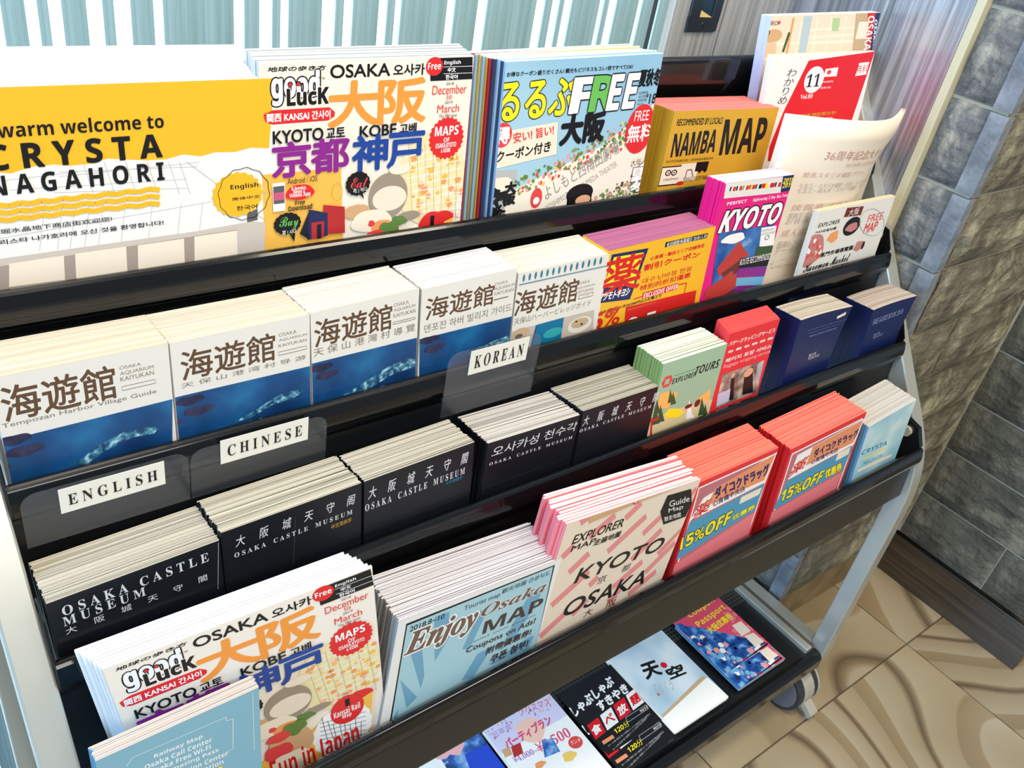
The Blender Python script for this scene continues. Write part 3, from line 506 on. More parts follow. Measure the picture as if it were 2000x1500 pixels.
  ['T','海遊館','','brown',[0.0334,0.0708,0.6622,0.0708,0.0334,0.3083],0.014,None,0],
  ['T','OSAKA','','brown2',[0.695,0.0946,0.824,0.0946,0.695,0.1181],0,None,0],
  ['T','AQUARIUM','','brown2',[0.6942,0.1328,0.8983,0.1328,0.6942,0.163],0,None,0],
  ['T','KAIYUKAN','','brown2',[0.6925,0.1711,0.8971,0.1711,0.6925,0.2023],0,None,0],
  ['T','Tempozan Harbor Village Guide','','brown2',[0.0124,0.3108,0.9014,0.3108,0.0124,0.3511],0,None,0],
  ['P','ocean',[[-0.1985,0.4288],[0.9962,0.4162],[0.918,1.4443],[-0.3528,1.3281]]],
  ['P','brown2',[[0.6942,0.2381],[0.9004,0.2381],[0.9004,0.2698],[0.6942,0.2698]]],
  ['P','offw',[[0.6959,0.2425],[0.8985,0.2425],[0.8985,0.2653],[0.6959,0.2653]]],
  ['T','English','','brown2',[0.7546,0.2518,0.8382,0.2518,0.7546,0.2518],0,None,0],
  ['E','fish',[0.0612,0.4374],0.0926,0.0351,20,0.12],
  ['E','fish',[0.1056,0.5305],0.1099,0.0384,20,0.12],
  ['E','fish',[-0.0232,0.6124],0.0388,0.0282,20,0.12],
  ['P','shark',[[0.3647,0.7211],[0.5036,0.6288],[0.6849,0.5691],[0.8298,0.5864],[0.8978,0.6004],[0.8593,0.6453],[0.7236,0.6304],[0.5634,0.6766],[0.4141,0.7523]]],
 ],
 'k2': [
  ['P','offw',[[0,0],[1,0],[1,1.9],[0,1.9]]],
  ['T','海遊館','','brown',[0.0606,0.0815,0.7282,0.0815,0.0606,0.3058],0.014,None,0],
  ['T','OSAKA','','brown2',[0.7592,0.0997,0.896,0.0997,0.7592,0.1283],0,None,0],
  ['T','AQUARIUM','','brown2',[0.7581,0.1457,0.9757,0.1457,0.7581,0.1688],0,None,0],
  ['T','KAIYUKAN','','brown2',[0.7544,0.1885,0.9725,0.1885,0.7544,0.2126],0,None,0],
  ['T','天 保 山 港 湾 村 导 游','','brown2',[0.05,0.3208,0.9658,0.3208,0.05,0.3616],0,None,0],
  ['P','ocean',[[-0.0302,0.4166],[1.0073,0.429],[1.0025,1.6072],[-0.1197,1.4777]]],
  ['P','brown2',[[0.7529,0.2484],[0.9721,0.2484],[0.9721,0.2799],[0.7529,0.2799]]],
  ['P','offw',[[0.7555,0.2534],[0.9692,0.2534],[0.9692,0.2747],[0.7555,0.2747]]],
  ['T','简体中文版','','brown2',[0.8176,0.2616,0.9054,0.2616,0.8176,0.2619],0,None,0],
  ['E','fish',[0.0999,0.469],0.1022,0.0359,20,0.12],
  ['E','fish',[0.1554,0.5666],0.1113,0.0368,20,0.12],
  ['E','fish',[-0.0106,0.6198],0.0442,0.0291,20,0.12],
  ['P','shark',[[0.3917,0.7461],[0.5846,0.6805],[0.7542,0.6053],[0.897,0.6066],[0.9477,0.6288],[0.8673,0.6693],[0.6959,0.6824],[0.5274,0.7414]]],
 ],
 'k3': [
  ['P','offw',[[0,0],[1,0],[1,1.9],[0,1.9]]],
  ['T','海遊館','','brown',[0.0299,0.0739,0.7373,0.0739,0.0299,0.3149],0.014,None,0],
  ['T','OSAKA','','brown2',[0.7535,0.0822,0.901,0.0822,0.7535,0.1159],0,None,0],
  ['T','AQUARIUM','','brown2',[0.7549,0.1326,0.967,0.1326,0.7549,0.165],0,None,0],
  ['T','KAIYUKAN','','brown2',[0.7527,0.1792,0.9692,0.1792,0.7527,0.2168],0,None,0],
  ['T','天 保 山 港 灣 村 導 覽','','brown2',[0.0175,0.3198,0.9715,0.3198,0.0175,0.3946],0,None,0],
  ['P','ocean',[[-0.0392,0.4503],[0.9967,0.4682],[1.0587,1.8529],[-0.0763,1.7175]]],
  ['P','brown2',[[0.7497,0.2564],[0.972,0.2564],[0.972,0.2813],[0.7497,0.2813]]],
  ['P','offw',[[0.7533,0.2624],[0.9682,0.2624],[0.9682,0.2751],[0.7533,0.2751]]],
  ['T','繁體中文版','','brown2',[0.8157,0.2646,0.9041,0.2646,0.8157,0.2676],0,None,0],
  ['E','fish',[0.0859,0.5112],0.1037,0.0373,20,0.12],
  ['E','fish',[0.1328,0.5932],0.1053,0.0379,20,0.12],
  ['P','shark',[[0.279,0.8402],[0.5016,0.764],[0.7113,0.6809],[0.9092,0.6551],[1.0211,0.6806],[0.9873,0.7595],[0.7674,0.7697],[0.5374,0.8474]]],
 ],
 'k4': [
  ['P','offw',[[0,0],[1,0],[1,1.9],[0,1.9]]],
  ['T','海遊館','','brown',[0.0494,0.0987,0.7639,0.0987,0.0494,0.3053],0.014,None,0],
  ['T','OSAKA','','brown2',[0.7652,0.0997,0.9079,0.0997,0.7652,0.1273],0,None,0],
  ['T','AQUARIUM','','brown2',[0.7681,0.1438,0.9895,0.1438,0.7681,0.1796],0,None,0],
  ['T','KAIYUKAN','','brown2',[0.7694,0.1914,0.985,0.1914,0.7694,0.225],0,None,0],
  ['T','덴포잔 하버 빌리지 가이드','','brown2',[0.0417,0.3439,0.9851,0.3439,0.0417,0.4241],0,None,0],
  ['P','ocean',[[-0.02,0.4706],[1.0699,0.4844],[1.2622,1.9698],[0.048,1.8304]]],
  ['P','brown2',[[0.7671,0.2615],[0.9297,0.2615],[0.9297,0.2739],[0.7671,0.2739]]],
  ['P','offw',[[0.7718,0.2679],[0.9248,0.2679],[0.9248,0.2675],[0.7718,0.2675]]],
  ['T','한국어','','brown2',[0.8159,0.2631,0.8795,0.2631,0.8159,0.2668],0,None,0],
  ['E','fish',[0.0996,0.5011],0.1066,0.0361,20,0.12],
  ['E','fish',[0.1609,0.597],0.1146,0.0403,20,0.12],
  ['P','shark',[[0.4995,0.7695],[0.6541,0.7171],[0.8142,0.6929],[0.9786,0.6779],[1.0671,0.7097],[0.9869,0.7466],[0.7393,0.7583]]],
 ],
 'k5': [
  ['P','offw',[[0,0],[1,0],[1,1.9],[0,1.9]]],
  ['T','海遊館','','brown',[-0.0007,0.1654,0.6856,0.1654,-0.0007,0.3885],0.014,None,0],
  ['T','OSAKA','','brown2',[0.661,0.2072,0.8115,0.2072,0.661,0.2365],0,None,0],
  ['T','AQUARIUM','','brown2',[0.6704,0.2561,0.8795,0.2561,0.6704,0.2805],0,None,0],
  ['T','KAIYUKAN','','brown2',[0.6672,0.2926,0.8708,0.2926,0.6672,0.32],0,None,0],
  ['T','天保山ハーバービレッジガイド','','brown2',[0.0126,0.4102,0.8699,0.4102,0.0126,0.4693],0,None,0],
  ['P','ocean',[[-0.0393,0.5247],[0.9244,0.5253],[1.2293,1.9805],[0.1371,1.8671]]],
  ['P','brown2',[[0.7069,0.3381],[0.8788,0.3381],[0.8788,0.3787],[0.7069,0.3787]]],
  ['P','offw',[[0.7123,0.3444],[0.8732,0.3444],[0.8732,0.3723],[0.7123,0.3723]]],
  ['T','日本語','','brown2',[0.7569,0.3503,0.8267,0.3503,0.7569,0.3609],0,None,0],
  ['P','shark',[[0.3046,0.6412],[0.4205,0.6166],[0.3281,0.6643]]],
  ['P','seal',[[-0.0766,0.5242],[0.2571,0.5267],[0.2119,0.811],[-0.0484,0.7436]]],
  ['E','tan2',[0.0987,0.566],0.0923,0.0535,28,0],
  ['E','dgray',[0.0826,0.5877],0.0408,0.0214,28,0],
  ['P','teal',[[0.272,0.5216],[0.566,0.5197],[0.6385,0.9214],[0.2325,0.8163]]],
  ['E','fish2',[0.4657,0.6449],0.1098,0.0466,28,0],
  ['P','seal',[[0.5703,0.5206],[0.9244,0.5253],[1.0286,1.0224],[0.5724,0.9043]]],
  ['E','offw',[0.7759,0.6379],0.1387,0.0767,28,0],
  ['E','tan2',[0.7723,0.6192],0.1034,0.0477,28,0],
  ['E','k',[0.7255,0.5961],0.0114,0.0095,28,0],
  ['E','k',[0.7971,0.6374],0.0138,0.0096,28,0],
  ['E','teal2',[0.0584,0.0502],0.0116,0.0328,8,0],
  ['E','teal2',[0.1195,0.05],0.0117,0.0331,8,0],
  ['E','teal2',[0.1812,0.0498],0.0118,0.0332,8,0],
  ['E','teal2',[0.2434,0.0496],0.012,0.0334,8,0],
  ['E','teal2',[0.3063,0.0494],0.0121,0.0337,8,0],
  ['E','teal2',[0.3698,0.0492],0.0122,0.0338,8,0],
  ['E','teal2',[0.434,0.049],0.0123,0.034,8,0],
  ['E','teal2',[0.4988,0.0488],0.0124,0.0342,8,0],
  ['E','teal2',[0.5642,0.0486],0.0126,0.0344,8,0],
  ['E','teal2',[0.6303,0.0484],0.0128,0.0346,8,0],
  ['E','teal2',[0.6971,0.0482],0.0129,0.0348,8,0],
  ['E','teal2',[0.7646,0.048],0.013,0.035,8,0],
  ['E','teal2',[0.8327,0.0478],0.0132,0.0353,8,0],
  ['E','teal2',[0.9016,0.0476],0.0133,0.0354,8,0],
  ['L','teal2',0.008,[[0.0181,0.1024],[0.9896,0.111]]],
 ],
 'yaku': [
  ['P','yellow2',[[0,0],[1,0],[1,1.6],[0,1.6]]],
  ['P','navyb',[[0.0325,0.0307],[0.3591,0.0457],[0.2709,0.3921],[-0.0352,0.3578]]],
  ['P','yel',[[0.0556,0.0531],[0.3208,0.0683],[0.2818,0.2846],[-0.013,0.2535]]],
  ['T','薬','','redd',[-0.0095,0.0623,0.3326,0.0623,-0.0095,0.3185],0.022,None,0],
  ['T','マツモトキヨシ','B','w',[-0.0212,0.2892,0.2498,0.3009,-0.0228,0.3429],0.04,None,0.2],
  ['P','k',[[0.5142,0.0341],[0.9282,0.0396],[0.9249,0.0753],[0.5135,0.069]]],
  ['T','有効期間/有藥曜日 2018.11.30','','w',[0.529,0.0392,0.9187,0.0392,0.529,0.073],0,None,0],
  ['T','心斎橋・難波エリア店舗限定','','redd',[0.3949,0.1123,0.9197,0.1123,0.3949,0.1397],0.03,None,0],
  ['T','割引クーポン','','redd',[0.353,0.1621,0.8889,0.1621,0.353,0.2052],0.05,None,0],
  ['T','대구·난바점 한정','','redd',[0.358,0.2626,0.8319,0.2626,0.358,0.2998],0.01,None,0],
  ['T','特別的折扣優惠','','redd',[0.3482,0.3097,0.837,0.3097,0.3482,0.3488],0.02,None,0],
  ['P','redd',[[0.3836,0.3684],[0.7258,0.3685],[0.7287,0.4163],[0.392,0.4164]]],
  ['T','EXCLUSIVE OFFER','B','w',[0.3988,0.3757,0.7312,0.3757,0.3988,0.4128],0,None,0],
  ['L','redd',0.008,[[0.7299,0.3828],[0.8159,0.3873],[0.8099,0.5235]]],
  ['L','redd',0.008,[[0.3869,0.3954],[0.3074,0.3975]]],
  ['T','1回のお会計につき30,000円以上お買上で','','k',[-0.0427,0.4183,0.5764,0.4183,-0.0427,0.4413],0.03,None,0],
  ['P','redd',[[0.2437,0.4421],[0.9417,0.4691],[1.141,1.1241],[0.3023,0.8887]]],
  ['T','税抜5,000円以上で','','yel',[0.2711,0.4682,0.5322,0.4682,0.2711,0.4719],0,None,0],
  ['T','8 5','B','w',[0.2819,0.5374,0.5634,0.5374,0.2819,0.6747],0,None,0],
  ['T','5%','B','redd',[-0.0563,0.4279,0.2018,0.4279,-0.0563,0.5475],0.02,None,0],
  ['T','免税','','redd',[0.0842,0.4119,0.1758,0.4119,0.0842,0.4657],0,None,0],
 ],
 'kyoto': [
  ['P','magenta',[[0,0],[1,0],[1,2.2],[0,2.2]]],
  ['P','offw',[[0.0017,-0.0045],[0.8331,0.0053],[0.8716,0.1646],[0.0218,0.1412]]],
  ['P','navyb',[[0.0731,0.0391],[0.1113,0.0391],[0.1113,0.0786],[0.0731,0.0786]]],
  ['P','w',[[0.0963,0.0411],[0.1346,0.0411],[0.1346,0.0807],[0.0963,0.0807]]],
  ['P','redd',[[0.1195,0.0431],[0.158,0.0431],[0.158,0.0828],[0.1195,0.0828]]],
  ['P','k',[[0.1637,0.041],[0.2026,0.041],[0.2026,0.0808],[0.1637,0.0808]]],
  ['P','w',[[0.1872,0.0431],[0.2263,0.0431],[0.2263,0.0829],[0.1872,0.0829]]],
  ['P','redd',[[0.2108,0.0451],[0.25,0.0451],[0.25,0.0851],[0.2108,0.0851]]],
  ['P','green',[[0.2556,0.043],[0.2952,0.043],[0.2952,0.0831],[0.2556,0.0831]]],
  ['P','w',[[0.2794,0.0451],[0.3192,0.0451],[0.3192,0.0852],[0.2794,0.0852]]],
  ['P','redd',[[0.3033,0.0471],[0.3433,0.0471],[0.3433,0.0874],[0.3033,0.0874]]],
  ['P','redd',[[0.3487,0.0451],[0.3892,0.0451],[0.3892,0.0854],[0.3487,0.0854]]],
  ['P','yel',[[0.3729,0.0471],[0.4135,0.0471],[0.4135,0.0876],[0.3729,0.0876]]],
  ['P','redd',[[0.3971,0.0492],[0.438,0.0492],[0.438,0.0898],[0.3971,0.0898]]],
  ['P','navyb',[[0.4432,0.0471],[0.4844,0.0471],[0.4844,0.0878],[0.4432,0.0878]]],
  ['P','w',[[0.4677,0.0492],[0.5091,0.0492],[0.5091,0.09],[0.4677,0.09]]],
  ['P','k',[[0.4922,0.0513],[0.5339,0.0513],[0.5339,0.0921],[0.4922,0.0921]]],
  ['P','redv',[[0.5389,0.0492],[0.581,0.0492],[0.581,0.0902],[0.5389,0.0902]]],
  ['P','redv',[[0.5638,0.0513],[0.6061,0.0513],[0.6061,0.0924],[0.5638,0.0924]]],
  ['P','yel',[[0.5888,0.0534],[0.6313,0.0534],[0.6313,0.0946],[0.5888,0.0946]]],
  ['P','w',[[0.6361,0.0513],[0.679,0.0513],[0.679,0.0926],[0.6361,0.0926]]],
  ['P','redv',[[0.6613,0.0534],[0.7045,0.0534],[0.7045,0.0948],[0.6613,0.0948]]],
  ['P','redv',[[0.6866,0.0556],[0.73,0.0556],[0.73,0.097],[0.6866,0.097]]],
  ['P','navyb',[[0.7346,0.0535],[0.7784,0.0535],[0.7784,0.095],[0.7346,0.095]]],
  ['P','w',[[0.7602,0.0556],[0.8043,0.0556],[0.8043,0.0973],[0.7602,0.0973]]],
  ['P','redd',[[0.7859,0.0578],[0.8302,0.0578],[0.8302,0.0995],[0.7859,0.0995]]],
  ['P','navyb',[[0.8289,-0.0036],[1.0022,-0.0038],[1.0283,0.1559],[0.8603,0.1583]]],
  ['T','2018','B','yel',[0.853,0.0241,1.0164,0.0241,0.853,0.0722],0,None,0],
  ['T','2019','B','yel',[0.8643,0.0716,1.0225,0.0716,0.8643,0.1201],0,None,0],
  ['T','PERFECT','B','w',[0.0869,0.1807,0.367,0.1807,0.0869,0.2117],0,None,0],
  ['T','Sightseeing 1 Day Bus Tour','S','w',[0.4581,0.1796,0.9965,0.1796,0.4581,0.2203],0,None,0],
  ['T','KYOTO','I','w',[0.0653,0.2655,0.9611,0.2655,0.0653,0.4725],0.02,['k',0.06],0],
  ['P','skyp',[[0.0877,0.4727],[0.898,0.4835],[1.0872,0.9761],[1.0556,1.1679],[0.1969,1.1012],[0.1347,0.7969]]],
  ['E','w',[0.3252,0.5547],0.1687,0.0504,16,0.1],
  ['P','temple',[[0.1902,0.8414],[0.4199,0.5934],[0.6414,0.7689],[0.552,0.7841],[0.3995,0.8728],[0.2652,0.9354]]],
  ['P','templed',[[0.278,0.9005],[0.552,0.7841],[0.6223,0.8874],[0.3689,0.9984]]],
  ['P','temple',[[0.1414,1.0917],[0.5094,0.9454],[0.7793,0.9298],[0.8512,0.9983],[0.5668,1.0874],[0.2422,1.2228]]],
  ['P','templed',[[0.2629,1.2074],[0.5709,1.0977],[0.8145,1.0118],[0.9471,1.3898],[0.2313,1.336]]],
  ['P','temple',[[0.1061,1.0458],[0.4429,0.8952],[0.4956,0.9594],[0.4234,1.1181],[0.1076,1.1207]]],
  ['P','w',[[0.7162,0.495],[0.9512,0.5007],[1.0175,0.7076],[0.7694,0.6992]]],
  ['E','dgray',[0.8515,0.6118],0.0362,0.0257,28,0],
  ['E','w',[0.8515,0.6118],0.0241,0.0171,28,0],
  ['T','CERTIFICATE\nof EXCELLENCE','','dgray',[0.735,0.5189,0.9586,0.5189,0.735,0.5788],0,None,0],
  ['P','leafd',[[0.7314,0.6886],[0.9993,0.7184],[1.0,0.8475],[0.7276,0.809]]],
  ['P','k',[[0.5089,0.778],[1.0171,0.8213],[1.0371,0.9298],[0.5244,0.8822]]],
  ['T','ROUTE RECOMMENDED','','w',[0.5273,0.7898,1.0046,0.7898,0.5273,0.8577],0,None,0],
  ['P','purple',[[0.5285,0.8922],[1.0417,0.9401],[1.0683,1.0318],[0.5361,0.9779]]],
  ['P','lblue',[[0.5402,0.9879],[1.0731,1.0423],[1.1001,1.1355],[0.5626,1.0771]]],
  ['P','purple',[[0.5668,1.0874],[1.1049,1.1462],[1.1421,1.2626],[0.5789,1.1858]]],
 ],
 's36': [
  ['T','36周年記念大キャンペーン','','rosebr',[0.258,0.1423,1.0647,0.1423,0.258,0.1926],0,None,0],
  ['T','2018年12月1日~2019年2月28日','','rosebr2',[0.4259,0.2044,1.0292,0.2044,0.4259,0.2279],0,None,0],
  ['T','館長スタジオ撮影プラン','','rosebr2',[0.1749,0.2533,0.6501,0.2533,0.1749,0.2803],0,None,0],
  ['T','七五三・スタジオ撮影・衣装・ヘアメイク全てセット','','graybr',[0.1787,0.3089,0.9177,0.3089,0.1787,0.3337],0,None,0],
  ['T','七五三・成人式・スタジオ撮影・衣装プランにて','','graybr',[0.1806,0.3335,0.9222,0.3335,0.1806,0.3594],0,None,0],
  ['T','披露宴プラン','','rosebr2',[0.1873,0.4168,0.6738,0.4168,0.1873,0.451],0,None,0],
  ['T','家族写真・宴会・衣装・撮影プラン全て含む','','graybr',[0.1902,0.4612,0.9456,0.4612,0.1902,0.4936],0,None,0],
  ['T','お食事会プランもございます','','graybr',[0.1923,0.4895,0.9508,0.4895,0.1923,0.5234],0,None,0],
  ['T','成人式前撮プラン','','rosebr2',[0.1977,0.5519,0.6935,0.5519,0.1977,0.5924],0,None,0],
  ['T','振袖レンタル・着付・ヘアメイク・お写真','','graybr',[0.2017,0.6146,0.9738,0.6146,0.2017,0.6548],0,None,0],
  ['T','データ付き撮影プラン全て込み','','graybr',[0.2042,0.6489,0.9801,0.6489,0.2042,0.691],0,None,0],
  ['T','七五三撮影プラン','','rosebr2',[0.2106,0.7211,0.7181,0.7211,0.2106,0.7696],0,None,0],
 ],
 'expw': [
  ['T','EXPLORER','','k',[0.0473,0.0969,0.3133,0.0969,0.0473,0.1282],0.02,None,0.15],
  ['T','MAP走遍地圖','','k',[0.0357,0.1522,0.2918,0.1522,0.0357,0.1739],0.02,None,0.15],
  ['P','brownr',[[0.3563,0.0168],[0.5816,0.0301],[0.5782,0.0997],[0.3486,0.0872]]],
  ['T','大阪','','w',[0.3998,0.033,0.5355,0.033,0.3998,0.0873],0,None,0],
  ['E','k',[0.5028,0.1773],0.1095,0.074,28,0],
  ['E','pinkm',[0.5079,0.1865],0.0781,0.0352,16,0.1],
  ['E','orange2',[0.2881,0.2321],0.0653,0.0447,16,0.15],
  ['E','pinkm',[0.0573,0.3069],0.1464,0.1279,24,0.06],
  ['D',['redf','w','pinkm'],40,0.02,[[-0.0952,0.215],[0.1199,0.2328],[0.2131,0.3736],[-0.0126,0.3658]]],
  ['E','pinkm',[0.7044,0.3653],0.0685,0.041,12,0.15],
  ['E','k',[0.7602,0.3677],0.0193,0.0339,28,0],
  ['T','FREE','','redt',[0.7035,0.1155,0.9126,0.1155,0.7035,0.1741],0,None,0],
  ['T','MAP','','redt',[0.6989,0.1837,0.8737,0.1837,0.6989,0.2613],0.02,None,0],
  ['L','lgray',0.006,[[0.9633,0.2071],[0.9746,0.2324],[0.9765,0.2555],[0.9688,0.2751],[0.9518,0.2903],[0.9266,0.3003],[0.8942,0.3046],[0.8565,0.303],[0.8152,0.2958],[0.7725,0.2832],[0.7304,0.266],[0.6909,0.245],[0.6558,0.2214],[0.6267,0.1961],[0.6048,0.1704],[0.5909,0.1455],[0.5858,0.1224],[0.5894,0.1021],[0.6016,0.0856],[0.622,0.0735],[0.6495,0.0664],[0.6831,0.0646],[0.7212,0.0683],[0.7623,0.0773],[0.8044,0.0914],[0.8456,0.1098],[0.884,0.1319],[0.9177,0.1566],[0.945,0.1827],[0.9645,0.2091]]],
  ['T','黑門市場導覽圖','','k',[0.1942,0.345,0.6209,0.345,0.1942,0.3821],0.03,None,0],
  ['T','Kuromon Market','C','k',[0.0294,0.4079,0.6186,0.4079,0.0294,0.4752],0.01,None,0],
 ],
 'c1': [
  ['P','ink',[[0,0],[1,0],[1,1.7],[0,1.7]]],
  ['T','O S A K A   C A S T L E','S','w2',[0.0698,0.0623,0.9223,0.0623,0.0698,0.1369],0,None,0],
  ['T','M U S E U M','S','w2',[0.061,0.1439,0.5254,0.1439,0.061,0.2166],0,None,0],
  ['T','大     阪     城     天     守     閣','','w2',[0.0625,0.233,0.898,0.233,0.0625,0.2861],0,None,0],
  ['L','lgray',0.003,[[0.9932,0.0138],[0.957,0.3966]]],
 ],
 'c2': [
  ['P','ink',[[0,0],[1,0],[1,1.7],[0,1.7]]],
  ['T','大     阪     城     天     守     阁','','w2',[0.0858,0.0733,0.941,0.0733,0.0858,0.163],0.004,None,0.12],
  ['T','O S A K A    C A S T L E    M U S E U M','S','w2',[0.0732,0.2063,0.9292,0.2063,0.0732,0.2464],0,None,0],
  ['T','中文简体字','','goldd',[0.7659,0.275,0.9213,0.275,0.7659,0.3162],0,None,0],
  ['L','dgray',0.002,[[0.5041,0.0824],[0.4754,0.4903]]],
 ],
 'c3': [
  ['P','ink',[[0,0],[1,0],[1,1.7],[0,1.7]]],
  ['T','大     阪     城     天     守     閣','','w2',[0.0347,0.0731,0.9362,0.0731,0.0347,0.1848],0.004,None,0.12],
  ['T','O S A K A    C A S T L E    M U S E U M','S','w2',[0.0098,0.2235,0.9247,0.2235,0.0098,0.2902],0,None,0],
  ['T','中文繁體字','','tealt',[0.744,0.3008,0.9063,0.3008,0.744,0.3348],0,None,0],
 ],
 'c4': [
  ['P','ink',[[0,0],[1,0],[1,1.7],[0,1.7]]],
  ['T','오사카성 천수각','','w2',[0.0554,0.0621,0.9831,0.0621,0.0554,0.1561],0.004,None,0.12],
  ['T','O S A K A    C A S T L E    M U S E U M','S','w2',[0.0477,0.2062,0.9582,0.2062,0.0477,0.236],0,None,0],
 ],
 'c5': [
  ['P','ink',[[0,0],[1,0],[1,1.7],[0,1.7]]],
  ['T','大     阪     城     天     守     閣','','w2',[0.0216,0.065,0.9717,0.065,0.0216,0.1703],0.004,None,0.12],
  ['T','O S A K A    C A S T L E    M U S E U M','S','w2',[0.0035,0.1934,0.914,0.1934,0.0035,0.2284],0,None,0],
 ],
 'tours': [
  ['P','mint',[[0,0],[1,0],[1,1.9],[0,1.9]]],
  ['E','redt',[0.1237,0.2393],0.0857,0.079,6,0],
  ['P','mint',[[0.0904,0.2087],[0.1586,0.2087],[0.1586,0.2748],[0.0904,0.2748]]],
  ['T','EXPLORER','I','k',[0.2052,0.2309,0.5842,0.2309,0.2052,0.2992],0,None,0],
  ['T','TOURS','I','k',[0.5542,0.1743,0.949,0.1743,0.5542,0.2803],0,None,0],
  ['T','PRIVATE EXPLORER JAPAN','','leafd',[0.2257,0.1909,0.5429,0.1909,0.2257,0.2087],0,None,0],
  ['P','orange3',[[0.0493,0.371],[0.1715,0.3725],[0.3411,0.4311],[0.3254,0.5164],[0.2408,0.6046],[0.0608,0.5512]]],
  ['P','orange3',[[0.7037,0.6253],[0.914,0.5456],[0.9621,0.7708],[0.8126,0.7741]]],
  ['P','sand',[[-0.0404,0.7683],[0.0365,0.6561],[0.5999,0.6646],[1.0022,0.7112],[1.0428,0.9148],[1.044,1.4632],[-0.0629,1.085]]],
  ['P','leafd',[[0.0261,0.4302],[0.1321,0.6287],[0.0319,0.621]]],
  ['P','leafd',[[0.106,0.5199],[0.2367,0.7632],[0.1141,0.7528]]],
  ['P','leafd',[[0.2614,0.3977],[0.3617,0.5778],[0.2691,0.5711]]],
  ['P','leafd',[[0.2091,0.3609],[0.308,0.5395],[0.2161,0.5331]]],
  ['P','leafd',[[0.793,0.6277],[0.9457,0.8855],[0.8112,0.8736]]],
  ['P','leafd',[[0.8858,0.7248],[1.0156,0.943],[0.9021,0.9325]]],
  ['P','leafd',[[0.0209,0.506],[0.1599,0.7682],[0.0284,0.7569]]],
  ['P','yel',[[0.2022,0.6611],[0.2713,0.6136],[0.426,0.6595],[0.5368,0.7388],[0.4656,0.7872],[0.2512,0.7332]]],
  ['P','w',[[0.5931,0.7791],[0.5752,0.5883],[0.6905,0.8085],[0.7571,0.8762],[0.6019,0.8524]]],
  ['E','brownr',[0.7371,0.6815],0.0478,0.0492,28,0],
  ['E','brownr',[0.5905,0.6804],0.0604,0.027,28,0],
  ['L','redd',0.03,[[0.0103,0.6594],[0.0621,0.8929]]],
  ['L','redd',0.03,[[-0.0349,0.6906],[0.1297,0.696]]],
 ],
 'bag': [
  ['P','redb',[[0,0],[1,0],[1,1.9],[0,1.9]]],
  ['T','バゲージラッピングサービス','','w',[0.0374,0.1223,0.96,0.1223,0.0374,0.1874],0.02,None,0],
  ['T','包 裹 包 裝 服 務','','w',[0.0518,0.2517,0.9664,0.2517,0.0518,0.2888],0.03,None,0],
  ['T','패키지 포장 서비스','','w',[0.06,0.366,0.9841,0.366,0.06,0.4259],0.03,None,0],
  ['T','Baggage wrapping service','','pink2',[0.0519,0.4463,0.9983,0.4463,0.0519,0.5207],0,None,0],
  ['P','photo',[[0.073,0.5975],[0.9235,0.5944],[0.9645,1.1042],[0.121,1.1157]]],
  ['P','k',[[0.2785,0.6775],[0.3498,0.6775],[0.4663,1.0769],[0.3702,1.0634]]],
  ['P','k',[[0.5418,0.6602],[0.702,0.6472],[0.8782,1.0803],[0.6431,1.057]]],
  ['E','skin',[0.3135,0.676],0.0329,0.0381,28,0],
  ['E','skin',[0.6355,0.7113],0.094,0.0653,28,0],
  ['P','photo2',[[0.781,0.6131],[0.9176,0.5984],[0.9552,0.9887],[0.8651,0.9087]]],
  ['P','lav2',[[0.0924,0.8897],[0.3356,0.8757],[0.3761,1.0789],[0.1297,1.0907]]],
 ],
 'navy1': [
  ['T','AUTHENTIC OSAKA WEDDING PHOTO','','lav3',[0.2161,0.1997,1.0018,0.1997,0.2161,0.2087],0,None,0],
  ['T','CHAPEL & GUEST HOUSE','','lav3',[0.257,0.2487,0.9046,0.2487,0.257,0.2569],0,None,0],
  ['T','PHOTO STUDIO CEREMONY','','lav3',[0.2983,0.298,0.8549,0.298,0.2983,0.3191],0,None,0],
  ['T','BLUE\nTOKYO','','w2',[0.4296,0.6051,0.6771,0.6051,0.4296,0.6996],0,None,0],
  ['P','ivory',[[0.7613,0.1121],[0.9113,0.069],[0.9244,0.1192],[0.774,0.1543]]],
 ],
 'navy2': [
  ['T','FREE GUIDE BOOK 2018','','lav3',[0.096,0.1856,0.8196,0.1856,0.096,0.2793],0,None,0],
  ['T','BLUE\nTOKYO','','lav3',[0.236,0.4655,0.4914,0.4655,0.236,0.5571],0,None,0],
 ],
 'rail': [
  ['P','lblue2',[[0,0],[1,0],[1,1.9],[0,1.9]]],
  ['T','Railway Map','B','w',[0.3194,0.1764,0.62,0.198,0.3186,0.2232],0,None,0],
  ['T','Osaka Call Center','B','w',[0.2586,0.2334,0.6764,0.2656,0.2576,0.2805],0,None,0],
  ['T','Osaka Free Wi-Fi','B','w',[0.284,0.2977,0.6647,0.3295,0.2831,0.3455],0,None,0],
  ['T','Amazing Pass','B','w',[0.3766,0.3703,0.7118,0.4011,0.3761,0.4192],0,None,0],
  ['T','Information Center','B','w',[0.3109,0.4295,0.7732,0.475,0.31,0.4786],0,None,0],
  ['T','Information','B','w',[0.4338,0.5041,0.7376,0.5366,0.4335,0.5545],0,None,0],
  ['L','w',0.004,[[0.1585,0.1679],[0.2002,0.1136],[0.7742,0.1391],[0.7749,0.175],[0.8194,0.1883],[0.8071,0.4816],[0.7642,0.487]]],
  ['E','yel',[0.7094,0.6159],0.0179,0.0167,28,0],
  ['L','w',0.003,[[0.9577,0.0176],[0.9499,0.6076]]],
 ],
 'enjoy': [
  ['P','paper',[[0,0],[1,0],[1,1.4],[0,1.4]]],
